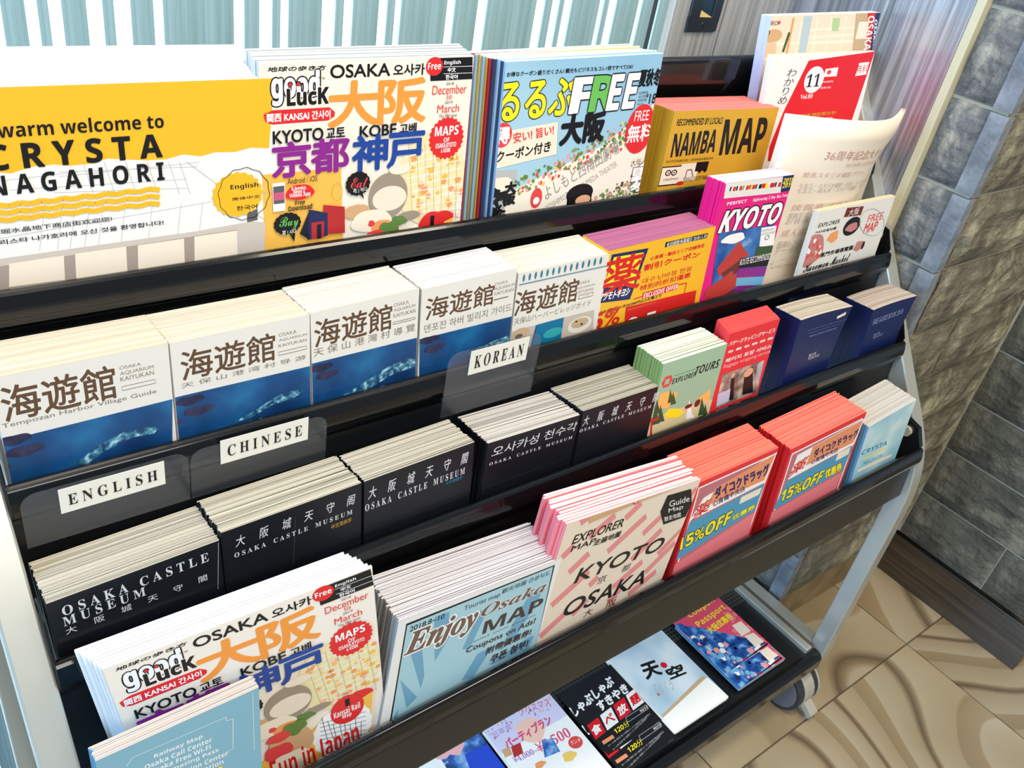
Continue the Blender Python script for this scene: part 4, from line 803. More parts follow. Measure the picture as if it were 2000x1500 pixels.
  ['P','k',[[0.0468,0.0323],[0.9611,0.0301],[1.013,0.628],[0.9814,0.7545],[0.0614,0.7934]]],
  ['P','lblue3',[[0.0551,0.0476],[0.951,0.0385],[0.9978,0.6205],[0.9661,0.7466],[0.0707,0.7856]]],
  ['P','blue3',[[0.0916,0.2134],[0.167,0.2292],[0.2233,0.471],[0.2169,0.5607]]],
  ['P','blue3',[[0.2231,0.1698],[0.2109,0.063],[0.2953,0.0664],[0.3322,0.255],[0.2717,0.3933]]],
  ['P','blue3',[[0.496,0.1523],[0.5473,0.1687],[0.49,0.4178],[0.4389,0.3923]]],
  ['P','blue3',[[0.5558,0.4827],[0.6561,0.4805],[0.5642,0.6664],[0.4868,0.6491]]],
  ['P','blue3',[[0.0747,0.4193],[0.2051,0.6156],[0.1507,0.6631]]],
  ['P','blue3',[[0.0752,0.6927],[0.1001,0.6419],[0.1019,0.745]]],
  ['P','blue3',[[0.8305,0.1778],[0.9208,0.1817],[0.908,0.2573],[0.8113,0.4865],[0.7158,0.549],[0.7586,0.3658]]],
  ['P','blue3',[[0.9155,0.5369],[0.9583,0.5452],[0.9424,0.6376],[0.6924,0.6353],[0.6551,0.6159]]],
  ['T','2018.8~10','','k',[0.0745,0.0647,0.2692,0.0647,0.0745,0.0979],0.02,None,0],
  ['T','Tourist map','','k',[0.3868,0.0726,0.6109,0.0726,0.3868,0.1115],0,None,0],
  ['T','觀光地圖 관광지도','','k',[0.6188,0.059,0.9391,0.059,0.6188,0.0925],0,None,0],
  ['T','Enjoy','E','brown3',[0.0721,0.1099,0.4884,0.1099,0.0721,0.2918],0.02,['w',0.05],0],
  ['T','Osaka','E','brown3',[0.5107,0.1287,0.9396,0.1287,0.5107,0.2044],0.02,['w',0.05],0],
  ['T','MAP','B','brown4',[0.5519,0.2512,0.9489,0.2512,0.5519,0.3414],0,None,0],
  ['T','Shopping · Gourmet · Entertainment','','dgray2',[0.5037,0.378,0.9206,0.378,0.5037,0.3631],0,None,0],
  ['T','Coupons on Ads!','','brown4',[0.468,0.3963,0.9305,0.3963,0.468,0.4506],0.02,None,0],
  ['T','附帶優惠券!','','brown4',[0.617,0.4705,0.9232,0.4705,0.617,0.5233],0.03,None,0],
  ['T','쿠폰 첨부!','','brown4',[0.6634,0.5526,0.9231,0.5526,0.6634,0.6145],0.04,None,0],
  ['P','paper',[[0.0649,0.782],[0.0597,0.7115],[0.0837,0.7327],[0.0822,0.7927]]],
 ],
 'ko': [
  ['P','cream3',[[0,0],[1,0],[1,1.4],[0,1.4]]],
  ['L','pinks',0.05,[[0.0418,0.2211],[0.1017,0.1677]]],
  ['L','pinks',0.05,[[0.1313,0.3516],[0.2423,0.2634]]],
  ['L','pinks',0.05,[[0.3901,0.3042],[0.6162,0.1374]]],
  ['L','pinks',0.05,[[0.6443,0.2681],[0.9039,0.0652]]],
  ['L','pinks',0.05,[[0.4423,0.1009],[0.5324,0.0274]]],
  ['L','pinks',0.05,[[0.6251,0.4426],[0.8064,0.2894]]],
  ['L','pinks',0.05,[[0.3332,0.5162],[0.3843,0.472]]],
  ['L','pinks',0.05,[[0.0778,0.5531],[0.2915,0.4003]]],
  ['L','pinks',0.05,[[0.0643,0.7651],[0.2254,0.6507]]],
  ['L','pinks',0.05,[[0.269,0.6967],[0.3567,0.6214]]],
  ['L','pinks',0.05,[[0.5447,0.6117],[0.7362,0.4932]]],
  ['L','pinks',0.05,[[0.7147,0.7285],[0.9067,0.6264]]],
  ['L','pinks',0.05,[[0.8035,0.5957],[0.9891,0.4393]]],
  ['L','pinks',0.05,[[0.547,0.7165],[0.6233,0.6564]]],
  ['L','pinks',0.05,[[0.9077,0.159],[0.9991,0.0587]]],
  ['L','pinks',0.05,[[0.1996,0.1448],[0.3486,0.0499]]],
  ['L','pinks',0.05,[[0.8587,0.48],[1.0139,0.3487]]],
  ['L','pinks',0.05,[[0.0962,0.0207],[0.1702,-0.0281]]],
  ['T','EXPLORER','','k',[0.0813,0.0954,0.4391,0.0954,0.0813,0.1518],0.02,None,0.12],
  ['T','MAP','','k',[0.0908,0.1651,0.2569,0.1651,0.0908,0.2014],0.02,None,0.12],
  ['T','走遍地圖','','k',[0.2501,0.1794,0.4432,0.1794,0.2501,0.2195],0.02,None,0.12],
  ['T','KYOTO','','k',[0.1979,0.3545,0.8632,0.3545,0.1979,0.4498],0.025,None,0.2],
  ['T','OSAKA','','k',[0.1842,0.5732,0.82,0.5732,0.1842,0.684],0.025,None,0.2],
  ['T','京','','dgray',[0.3884,0.4777,0.4591,0.4777,0.3884,0.5334],0,None,0],
  ['T','都','','dgray',[0.5707,0.4653,0.6373,0.4653,0.5707,0.5151],0,None,0],
  ['T','大','','brownr',[0.3715,0.7077,0.4385,0.7077,0.3715,0.762],0,None,0],
  ['T','阪','','brownr',[0.5475,0.7005,0.6217,0.7005,0.5475,0.7641],0,None,0],
  ['P','tan',[[0.1433,-0.0073],[0.4368,-0.0325],[0.8084,-0.0691],[0.8455,-0.0216],[0.4704,0.017],[0.1612,0.0426]]],
  ['T','BicCamera Sofmap','B','redd',[0.5019,-0.0197,0.8114,-0.0566,0.5165,0.0085],0,None,0],
  ['E','redd',[0.4794,0.0002],0.0222,0.0197,28,0],
  ['E','cream3',[0.4794,0.0002],0.0127,0.0113,28,0],
  ['P','k',[[0.7278,0.1402],[0.7383,0.0355],[0.938,0.0466],[0.9983,0.1646],[0.9879,0.2522],[0.8021,0.2513]]],
  ['T','Guide','','w',[0.7704,0.084,0.9422,0.0929,0.7941,0.1295],0,None,0.1],
  ['T','Map','','w',[0.7886,0.1401,0.9131,0.146,0.81,0.1808],0,None,0.1],
  ['T','散走地圖','','w',[0.7802,0.1926,0.9212,0.2018,0.7997,0.2294],0,None,0],
 ],
 'd1': [
  ['P','redb',[[0,0],[1,0],[1,1.6],[0,1.6]]],
  ['P','w',[[0.03,0.05],[0.97,0.05],[0.97,1.3],[0.03,1.3]]],
  ['P','redl',[[0.045,0.065],[0.955,0.065],[0.955,1.3],[0.045,1.3]]],
  ['P','w',[[0.1343,0.1895],[0.9993,0.0419],[0.9687,0.3438],[0.0313,0.3792]]],
  ['P','orange4',[[0.2536,0.1383],[0.9833,0.06],[0.9376,0.31],[0.2152,0.3008]]],
  ['T','ダイコクドラッグ','','navyp',[0.245,0.1439,0.9248,0.1396,0.2978,0.2614],0.05,None,0],
  ['T','心斎橋中央店','','navyp',[0.2714,0.278,0.6662,0.2653,0.2987,0.3428],0.02,None,0],
  ['T','薬','','redd',[0.0727,0.2535,0.253,0.2263,0.064,0.3836],0.02,None,0],
  ['P','blue4',[[0.0381,0.4],[0.9658,0.354],[0.9458,0.6374],[-0.0122,0.766]]],
  ['P','ivory',[[0.6676,0.3856],[0.938,0.3851],[0.9326,0.4588],[0.6694,0.461]]],
  ['T','15%OFF','I','yel',[-0.0489,0.5356,0.6017,0.4944,-0.0231,0.6708],0.02,['k',0.06],0],
  ['T','优惠券','','yel',[0.6298,0.5681,0.9185,0.5529,0.6421,0.6247],0.04,['k',0.05],0],
  ['P','pinkd',[[0.0016,0.8103],[0.9408,0.6549],[0.9882,1.0155],[-0.0718,1.1256]]],
 ],
 'd2': [
  ['P','redb',[[0,0],[1,0],[1,1.6],[0,1.6]]],
  ['P','w',[[0.03,0.05],[0.97,0.05],[0.97,1.3],[0.03,1.3]]],
  ['P','redl',[[0.045,0.065],[0.955,0.065],[0.955,1.3],[0.045,1.3]]],
  ['P','w',[[0.1206,0.0973],[1.0052,0.0663],[0.9799,0.3199],[0.0924,0.3295]]],
  ['P','orange4',[[0.3122,0.0937],[0.9851,0.0771],[0.9527,0.2912],[0.2966,0.2712]]],
  ['T','ダイコクドラッグ','','navyp',[0.3444,0.1407,0.9628,0.1586,0.3816,0.2253],0.05,None,0],
  ['T','心斎橋中央店','','navyp',[0.3532,0.2406,0.7171,0.2477,0.3766,0.2943],0.02,None,0],
  ['T','薬','','redd',[0.114,0.1894,0.3069,0.161,0.0839,0.3083],0.02,None,0],
  ['P','blue4',[[0.0832,0.3345],[0.9754,0.3366],[0.9376,0.5755],[0.0072,0.5992]]],
  ['P','ivory',[[0.7541,0.3254],[0.9334,0.3299],[0.9406,0.4069],[0.7562,0.4089]]],
  ['T','15%OFF','I','yel',[0.0626,0.4239,0.6299,0.4415,0.0695,0.5446],0.02,['k',0.06],0],
  ['T','优惠券','','yel',[0.6472,0.4578,0.8771,0.4661,0.6822,0.5562],0.04,['k',0.05],0],
  ['P','pinkd',[[0.0021,0.6153],[0.9394,0.5954],[0.9292,0.7754],[-0.1055,0.8076]]],
 ],
 'cl': [
  ['P','cloud',[[0,0],[1,0],[1,1.8],[0,1.8]]],
  ['L','ivory',0.05,[[0.0876,0.7059],[0.8644,0.8079]]],
  ['T','CRYSTA','I','tealt',[0.0286,0.3659,0.5967,0.461,0.0485,0.4431],0,None,0],
  ['T','NAGAHORI','','tealt',[0.1693,0.5981,0.5981,0.6643,0.187,0.6623],0,None,0],
  ['L','yel',0.02,[[0.1255,0.5417],[0.6379,0.5858]]],
 ],
 'coupon': [
  ['P','pinkc',[[0,0],[1,0],[1,1.3],[0,1.3]]],
  ['D',['pinkd'],22,0.05,[[0.9535,0.2405],[1.0775,1.0845],[0.8893,1.236],[0.6368,0.8357]]],
  ['P','photob',[[-0.247,0.2635],[0.0896,0.2664],[0.4312,1.6047],[0.0547,1.3016],[-0.2531,1.2741],[-0.5026,0.5496]]],
  ['P','photob',[[0.0167,0.2631],[0.3279,0.5127],[0.9692,1.1716],[0.0319,1.2884]]],
  ['D',['lblue','w','blue','navyb','pinkf'],60,0.045,[[-0.0813,0.3568],[0.3229,0.6585],[0.8673,1.187],[0.0902,1.2711]]],
  ['T','Coupon','B','yel',[0.2941,0.19,0.8935,0.1472,0.2975,0.3144],0,None,0],
  ['T','Passport','B','yel',[0.2832,0.3747,0.9397,0.3327,0.2914,0.4996],0,None,0],
  ['T','大阪优惠券','','yel',[0.3519,0.5336,0.9029,0.5014,0.3552,0.6471],0.03,None,0],
  ['P','ivory',[[0.7576,0.6973],[0.9491,0.7091],[0.9358,0.9108],[0.7332,0.9087]]],
  ['P','ivory',[[0.7697,0.9293],[0.9457,0.9539],[0.9582,1.147],[0.7574,1.1428]]],
  ['L','k',0.03,[[0.0437,1.2782],[0.9802,1.1962]]],
 ],
 'tenku': [
  ['P','cloud2',[[0,0],[1,0],[1,1.3],[0,1.3]]],
  ['T','天','','k',[0.3116,0.3026,0.5566,0.3454,0.2384,0.507],0.05,None,0],
  ['T','空','','k',[0.5595,0.5149,0.8165,0.551,0.5173,0.6689],0.05,None,0],
  ['E','redv',[0.6004,0.4605],0.0467,0.0451,28,0],
  ['T','てんくう','','lgray',[0.2412,0.5894,0.5173,0.6689,0.1683,0.7324],0,None,0],
  ['E','redt',[0.2069,0.7497],0.0163,0.0187,28,0],
  ['P','tan2',[[0.0183,0.9908],[0.9185,0.8467],[0.9738,0.8925],[0.0207,1.0424]]],
  ['P','w',[[-0.0182,1.0268],[0.9757,0.8936],[1.0988,1.3569],[-0.1612,1.4547]]],
 ],
 'shabu': [
  ['P','ink',[[0,0],[1,0],[1,1.5],[0,1.5]]],
  ['T','しゃぶしゃぶ','','w',[0.0048,0.2548,0.8533,0.1361,-0.0242,0.4013],0.05,None,0],
  ['T','すきやき','','w',[0.3746,0.3756,0.9486,0.339,0.3499,0.5136],0.05,None,0],
  ['P','redv',[[0.0435,0.5758],[0.2589,0.5583],[0.1984,0.7798],[-0.0199,0.7958]]],
  ['T','食','','w',[0.0554,0.6308,0.2082,0.6148,0.0261,0.7504],0.04,None,0],
  ['P','w',[[0.2985,0.5518],[0.52,0.5338],[0.4548,0.7587],[0.2305,0.7751]]],
  ['T','べ','','redv',[0.31,0.6076,0.4671,0.5912,0.2783,0.729],0.04,None,0],
  ['P','redv',[[0.5608,0.5271],[0.7885,0.5086],[0.7184,0.737],[0.4879,0.7539]]],
  ['T','放','','w',[0.5718,0.5838,0.7334,0.567,0.5376,0.7071],0.04,None,0],
  ['P','w',[[0.8305,0.5018],[1.0647,0.4826],[0.9895,0.7147],[0.7524,0.7321]]],
  ['T','題','','redv',[0.841,0.5593,1.0073,0.542,0.8041,0.6845],0.04,None,0],
  ['T','120分','B','yel',[0.312,0.8025,0.574,0.7969,0.2928,0.8838],0,None,0],
  ['P','orange4',[[0.053,0.8577],[0.2478,0.8568],[0.2435,0.9068],[0.0493,0.9072]]],
  ['L','lgray',0.006,[[0.5803,0.7597],[0.9787,0.7592],[0.9633,0.8204],[0.5584,0.8284],[0.5803,0.7597]]],
  ['T','90分','','w',[0.8327,0.7712,0.9882,0.7648,0.8172,0.8176],0,None,0],
  ['T','お一人様 税別 食べ放題コース 2,980円 飲み放題付','','lgray',[0.0861,0.9422,0.9205,0.8787,0.0851,0.9673],0,None,0],
  ['T','お一人様 税別 食べ放題コース 2,980円 飲み放題付','','lgray',[0.1028,1.0139,0.8383,0.9017,0.1018,1.0388],0,None,0],
  ['T','お一人様 税別 食べ放題コース 2,980円 飲み放題付','','lgray',[0.1194,1.0851,0.9432,1.0353,0.1183,1.1099],0,None,0],
  ['T','お一人様 税別 食べ放題コース 2,980円 飲み放題付','','lgray',[0.1359,1.156,0.8614,1.0574,0.1348,1.1806],0,None,0],
  ['T','お一人様 税別 食べ放題コース 2,980円 飲み放題付','','lgray',[0.1523,1.2264,0.9656,1.1898,0.1512,1.2508],0,None,0],
  ['T','お一人様 税別 食べ放題コース 2,980円 飲み放題付','','lgray',[0.1686,1.2964,0.8842,1.2109,0.1675,1.3207],0,None,0],
  ['T','お一人様 税別 食べ放題コース 2,980円 飲み放題付','','lgray',[0.1848,1.366,0.9877,1.3422,0.1836,1.3901],0,None,0],
  ['T','お一人様 税別 食べ放題コース 2,980円 飲み放題付','','lgray',[0.2009,1.4352,0.9068,1.3624,0.1997,1.4591],0,None,0],
  ['T','お一人様 税別 食べ放題コース 2,980円 飲み放題付','','lgray',[0.2169,1.504,1.0095,1.4925,0.2157,1.5277],0,None,0],
 ],
 'party': [
  ['P','w',[[0,0],[1,0],[1,1.5],[0,1.5]]],
  ['P','lav4',[[0,0],[1,0],[1,0.35],[0,0.35]]],
  ['D',['purple2','pinkf','orange2'],60,0.012,[[-0.0074,0.0091],[0.9877,-0.0116],[0.9894,0.166],[0.0342,0.1954]]],
  ['E','orange5',[0.4893,0.2822],0.1754,0.1612,20,0.05],
  ['T','クリスマス','','pinkt',[0.5246,-0.0336,0.9458,0.0399,0.4924,0.0692],0,None,0],
  ['T','忘年会','','purple2',[0.0583,0.0715,0.3306,0.0692,0.0422,0.1544],0,None,0],
  ['T','パーティプラン','','pinkt',[0.1228,0.2257,0.7956,0.2244,0.0984,0.3476],0.04,None,0],
  ['T','¥3,500','S','pinkt',[0.4084,0.4432,0.8822,0.4691,0.3846,0.588],0,None,0],
  ['T','¥4,000~','S','purple2',[0.0783,0.4475,0.3994,0.4835,0.07,0.531],0,None,0],
  ['E','redt',[0.8452,0.6825],0.0926,0.0763,28,0],
  ['T','ランチ','','w',[0.7963,0.6416,0.9327,0.665,0.7747,0.6865],0,None,0],
  ['P','photob',[[0.5113,0.4589],[0.6468,0.4937],[0.6107,0.6793],[0.4064,0.6461]]],
  ['P','crimson',[[0.1525,0.3349],[0.2809,0.3436],[0.2278,0.4707],[0.1011,0.4613]]],
  ['P','tan',[[0.0374,0.3108],[0.1372,0.3257],[0.1091,0.4215],[0.0102,0.4063]]],
  ['E','orange2',[0.3064,0.6856],0.0712,0.0379,12,0.15],
  ['E','yellowf',[0.6662,0.7808],0.0909,0.0585,12,0.15],
 ],
 'blue': [
  ['P','photob',[[0,0],[1,0],[1,1.5],[0,1.5]]],
  ['P','w',[[0.0347,0.1645],[0.4096,0.1833],[0.3974,0.4011],[-0.0059,0.2304]]],
  ['E','pink2',[0.6289,0.2207],0.1307,0.1016,20,0.1],
  ['E','pink2',[0.4671,0.2297],0.1107,0.0602,20,0.1],
  ['P','blueb',[[0.683,0.372],[1.0352,0.3928],[1.026,0.7835],[0.6099,0.606]]],
  ['T','大阪市','','w',[0.3591,0.3273,0.4644,0.3333,0.3528,0.3533],0,None,0],
 ],
}
# --- lettering: real glyph outlines laid on the paper
def style(s, st):
    out = ''
    up = {'B': 0x1D5D4, 'S': 0x1D400, 'I': 0x1D63C, 'E': 0x1D468, 'C': 0x1D4D0}[st]; dg = {'B': 0x1D7EC, 'S': 0x1D7CE, 'I': 0x1D7EC, 'E': 0x1D7CE, 'C': None}[st]
    for ch in s:
        if 'A' <= ch <= 'Z': out += chr(up + ord(ch) - 65)
        elif 'a' <= ch <= 'z': out += chr(up + 26 + ord(ch) - 97)
        elif ch.isdigit() and dg: out += chr(dg + int(ch))
        else: out += ch
    return out
GL = {}
_fc = bpy.data.curves.new('type', 'FONT'); _fo = bpy.data.objects.new('type', _fc); COL.objects.link(_fo)
def glyphs(txt, st):
    k = (txt, st)
    if k in GL: return GL[k]
    _fc.resolution_u = 2 if len(txt) > 14 else 4
    _fc.space_line = .95
    _fc.body = style(txt, st) if st else txt
    bpy.context.view_layer.update()
    ev = _fo.evaluated_get(bpy.context.evaluated_depsgraph_get()); me = ev.to_mesh()
    vs = [(v.co.x, v.co.y) for v in me.vertices]; fs = [tuple(p.vertices) for p in me.polygons]; ev.to_mesh_clear()
    x0 = min(v[0] for v in vs); x1 = max(v[0] for v in vs); y0 = min(v[1] for v in vs); y1 = max(v[1] for v in vs)
    r = ([((x - x0) / (x1 - x0), (y1 - y) / (y1 - y0)) for x, y in vs], fs); GL[k] = r; return r

for _k in PRINTS:
    for _e in PRINTS[_k]:
        if _e[0] == 'T': glyphs(_e[1], _e[2])
for _w in ('ENGLISH', 'CHINESE', 'KOREAN'): glyphs(' '.join(_w), 'S')
bpy.data.objects.remove(_fo)
# ------------------------------------------------------------------ the setting
CX, PY, RY, SX = 1.30, .512, .617, 1.73        # stone corner x, stone front y, trim y, side wall x
WY = .90                                       # back wall of vertical boards
# floor tiles with recessed joints
def tile_mat():
    m = mat('banded_marble', (.7,.6,.45), .10, 0, .5); N, L, b = nodes(m)
    tc = N.new('ShaderNodeTexCoord'); oi = N.new('ShaderNodeObjectInfo')
    ad = N.new('ShaderNodeVectorMath'); ad.operation = 'ADD'; L.new(tc.outputs['Object'], ad.inputs[0])
    cx = N.new('ShaderNodeCombineXYZ'); L.new(oi.outputs['Random'], cx.inputs[2]); 
    sc_ = N.new('ShaderNodeVectorMath'); sc_.operation = 'SCALE'; sc_.inputs['Scale'].default_value = 3.0; L.new(cx.outputs[0], sc_.inputs[0]); L.new(sc_.outputs[0], ad.inputs[1])
    n = N.new('ShaderNodeTexNoise'); n.inputs['Scale'].default_value = 1.0; n.inputs['Detail'].default_value = 1.5; n.inputs['Roughness'].default_value = .3; L.new(ad.outputs[0], n.inputs['Vector'])
    w = N.new('ShaderNodeMath'); w.operation = 'MULTIPLY'; w.inputs[1].default_value = 15.0; L.new(n.outputs['Fac'], w.inputs[0])
    fr = N.new('ShaderNodeMath'); fr.operation = 'FRACT'; L.new(w.outputs[0], fr.inputs[0])
    r = ramp(m.node_tree, [(0,(.46,.40,.32)), (.05,(.60,.53,.43)), (.09,(.76,.71,.61)), (.40,(.72,.66,.54)), (.42,(.64,.58,.46)), (.62,(.68,.61,.49)), (.64,(.77,.73,.64)), (.93,(.72,.66,.55)), (1,(.46,.40,.32))])
    L.new(fr.outputs[0], r.inputs[0])
    n2 = N.new('ShaderNodeTexNoise'); n2.inputs['Scale'].default_value = 2.2; L.new(ad.outputs[0], n2.inputs['Vector'])
    r2 = ramp(m.node_tree, [(.40,(.90,.86,.78)), (.62,(.76,.68,.54))]); L.new(n2.outputs['Fac'], r2.inputs[0])
    mx = N.new('ShaderNodeMix'); mx.data_type = 'RGBA'; mx.blend_type = 'MULTIPLY'; mx.inputs[0].default_value = .45
    L.new(r.outputs[0], mx.inputs[6]); L.new(r2.outputs[0], mx.inputs[7]); L.new(mx.outputs[2], b.inputs['Base Color']); return m
TILE = tile_mat(); GROUT = mat('tile_grout', (.42,.36,.28), .8)
floor = empty('floor'); tag(floor, kind='structure')
mb = MB(); mb.box(-2.3, -2.2, -.05, 2.6, 1.6, -.004, GROUT); mb.build('joint_bed', floor)
T = .60
xs = [1.61 + T * k for k in range(-6, 2)]; ys = [.35 + T * k for k in range(-4, 3)]
for x in xs:
    for y in ys:
        if x + T > 2.7: continue
        mb = MB(); g = .0016; mb.box(g, g, -.02, T - g, T - g, 0, TILE)
        o = mb.build('floor_tile', floor, Matrix.Translation((x, y, 0)) )
        if (x, y) == (xs[0], ys[0]): pass
# stone
def stone_mat(name, a, b_, c, bump):
    m = noise_mat(name, [(.30, a), (.50, b_), (.68, c)], (1,1,1.3), 8, 9, .75, bump, 34, 'Object', .45, .70)
    return m
ST_OLIVE = stone_mat('olive_grey_stone', (.26,.245,.20), (.45,.425,.35), (.70,.67,.56), 1.0)
ST_BLUE = stone_mat('blue_grey_stone', (.14,.15,.18), (.42,.42,.41), (.78,.75,.66), 1.0)
ST_DARK = stone_mat('dark_grey_stone', (.19,.18,.15), (.34,.33,.28), (.54,.52,.44), 1.0)
ST_SAWN = noise_mat('sawn_stone', [(.35,(.40,.42,.44)), (.65,(.56,.58,.60))], (1,1,1), 30, 6, .55, .2, 90)
MORTAR = mat('pale_mortar', (.74,.70,.60), .9)
def rough_stone(x0, x1, z0, z1, dep, m, seed, amp=.008, rag=0, nx=None):
    """local: x along the wall, y=0 face (towards -y), z up; split-faced block with its own relief"""
    rnd = random.Random(seed); nx = nx or max(3, int((x1 - x0) / .03)); nz = 4; vs = []; fs = []
    for k in range(nz + 1):
        for i in range(nx + 1):
            e = (i in (0, nx)) or (k in (0, nz))
            xx = x0 + (x1 - x0) * i / nx; zz = z0 + (z1 - z0) * k / nz
            if rag and i == 0: xx += rnd.uniform(-rag, rag)
            yy = (.004 if e else rnd.uniform(-amp, amp * .3))
            if not e: xx += rnd.uniform(-.006, .006); zz += rnd.uniform(-.006, .006)
            vs.append((xx, yy, zz))
    w = nx + 1
    for k in range(nz):
        for i in range(nx):
            a = k * w + i; fs.append((a, a + 1, a + w + 1, a + w))
    b = len(vs); vs += [(x0, dep, z0), (x1, dep, z0), (x1, dep, z1), (x0, dep, z1)]
    fs += [(0, b, b + 1, nx), (nz * w, nz * w + nx, b + 2, b + 3), (0, nz * w, b + 3, b), (nx, b + 1, b + 2, nz * w + nx)]
    # skirts between the border row and the back are closed by these four sides (edge vertices lie on straight lines)
    mb_ = MB(); mb_.raw(vs, fs, m); return mb_
ZB = .1365                                       # underside of the lowest course
COURSE = .1205
def zc(k): return ZB + COURSE * k
# pier: front face (parallel to the rack)
pier = empty('wall_back_stone', (0, 0, 0)); pier.name = 'wall_back'; tag(pier, kind='structure')
mb = MB(); mb.box(CX + .007, PY + .0075, .1366, SX + .1, RY + .6, 2.6, MORTAR); mb.build('mortar_core', pier)
j = .0026
rnd = random.Random(3)
for k in range(0, 21):
    z0, z1 = zc(k) + j, zc(k + 1) - j
    sawn = .020
    # sawn edge of the front slab seen at the corner, one per course
    mb = MB(); mb.box(0, 0, 0, sawn, .027, z1 - z0, ST_SAWN); mb.build('corner_stone', pier, Matrix.Translation((CX, PY + .002, z0)))
    x = CX + sawn + .0015 + rnd.uniform(0, .012)
    cuts = [x] + ([1.56 + rnd.uniform(-.08, .08)] if k % 3 == 1 else []) + [SX + .02]
    for a, b_ in zip(cuts[:-1], cuts[1:]):
        m_ = rough_stone(0, b_ - a - j, 0, z1 - z0, .03, ST_OLIVE, 100 + k, .006, .006); m_.build('stone_block', pier, Matrix.Translation((a, PY, z0)))
    # return face towards the board panel
    L_ = RY - .0145 - (PY + .030)
    m_ = rough_stone(0, L_, 0, z1 - z0, .02, ST_BLUE, 300 + k, .004, 0, 5)
    m_.build('stone_block', pier, Matrix.Translation((CX, RY - .0145, z0)) @ Matrix.Rotation(-math.pi / 2, 4, 'Z'))
# side wall
side = empty('wall_right', (0, 0, 0)); tag(side, kind='structure')
SE = .215
mb = MB(); mb.box(SX + .0075, SE + .0075, .1366, SX + .4, PY + .03, 2.6, MORTAR); mb.build('mortar_core', side)
for k in range(0, 21):
    z0, z1 = zc(k) + j, zc(k + 1) - j
    cut = SE + .10 + .16 * ((k * 37) % 10) / 10
    for a, b_ in (((SE, cut - j), (cut, PY - .003)) if k % 3 == 0 else ((SE, PY - .003),)):
        m_ = rough_stone(0, b_ - a, 0, z1 - z0, .028, ST_DARK, 500 + k * 2 + (a == SE), .009)
        m_.build('stone_block', side, Matrix.Translation((SX, b_, z0)) @ Matrix.Rotation(-math.pi / 2, 4, 'Z'))
WOODB = noise_mat('dark_baseboard_laminate', [(.35,(.22,.18,.13)), (.65,(.34,.28,.21))], (8,.6,25), 6, 5, .28, .15, 60)
mb = MB(); mb.box(SX + .030, SE - .030, 0, SX + .07, PY + .025, .110, WOODB); o = mb.build('baseboard_right', None, bevel=.0015); tag(o, kind='structure')
mb = MB(); mb.box(SX + .050, SE - .028, .110, SX + .09, PY + .025, .136, mat('shadow_reveal', (.08,.08,.09), .6)); o = mb.build('shade_strip'); tag(o, kind='structure')  # recessed strip, shade under the lowest stones put into its dark colour
BASEB = noise_mat('stone_base_skirt', [(.35,(.45,.38,.27)), (.65,(.60,.52,.38))], (1,1,1), 14, 6, .4, .1, 50)
mb = MB(); mb.box(CX + .004, PY + .026, 0, SX + .02, PY + .05, .136, BASEB); o = mb.build('baseboard_back'); tag(o, kind='structure')

# board walls: streaked vertical boards; behind the left part a bright window
def streak(name, stops, sx=45, rough=.38, coat=.1):
    return noise_mat(name, stops, (sx, sx, .9), 2.2, 5, rough, .12, 6, 'Generated' if False else 'Object', 0, .62, coat)
TEAL = streak('teal_streaked_board', [(.26,(.46,.59,.60)), (.42,(.56,.69,.70)), (.60,(.63,.76,.79)), (.76,(.72,.79,.80))])
GREY = streak('grey_streaked_board', [(.26,(.47,.46,.45)), (.45,(.62,.62,.61)), (.60,(.71,.71,.70)), (.75,(.78,.77,.75))])
PANEL = streak('lacquered_streaked_board', [(.26,(.40,.42,.46)), (.45,(.62,.62,.65)), (.60,(.76,.77,.80)), (.75,(.85,.84,.86))], 40, .16, .6)
PANEL.node_tree.nodes['Principled BSDF'].inputs['Metallic'].default_value = .55
wallb = empty('wall_back_boards', (0, 0, 0)); wallb.name = 'wall_rear'; tag(wallb, kind='structure')
SL = [(0.02,.060),(.074,.118),(.132,.150),(0.164,0.183),(0.193,0.202),(0.213,0.234),(0.248,0.258),(0.273,0.294),(0.303,0.373),(0.384,0.4),(0.414,0.423),(0.432,0.47),(0.486,0.496),(0.507,0.539),(0.55,0.56),(0.568,0.63),(0.641,0.674),(0.688,0.764),(0.778,0.79),(0.802,0.81),(0.823,0.872),(0.88,0.889),(0.903,0.944),(0.952,0.973),(0.985,1.004)]
SL = [(-1.0,-.62),(-.60,-.40),(-.38,-.22),(-.20,-.11),(-.09,-.04),(-.025,.008)] + SL
for a, b_ in SL:
    mb = MB(); mb.box(0, 0, 0, b_ - a, .003, 2.6, TEAL); mb.build('board', wallb, Matrix.Translation((a, WY, 0)))
for a, b_ in ((1.018, 1.1285), (1.1315, 1.2025), (1.2045, CX - .012)):
    mb = MB(); mb.box(0, 0, 0, b_ - a, .018, 2.6, GREY); mb.build('board', wallb, Matrix.Translation((a, WY, 0)), bevel=.001)
win = empty('window_1', (0, 0, 0)); tag(win, kind='structure')
mb = MB(); mb.box(-1.1, WY + .05, 0, 1.012, WY + .06, 2.6, mat('daylit_frosted_glass', (.95,.97,1.0), .5, emit=((.95,.98,1.0), 2.6))); mb.build('pane', win)
mb = MB(); mb.box(1.006, WY + .019, 0, CX, WY + .07, 2.6, mat('dark_void', (.05,.05,.05), .8)); mb.build('backing_panel', wallb)
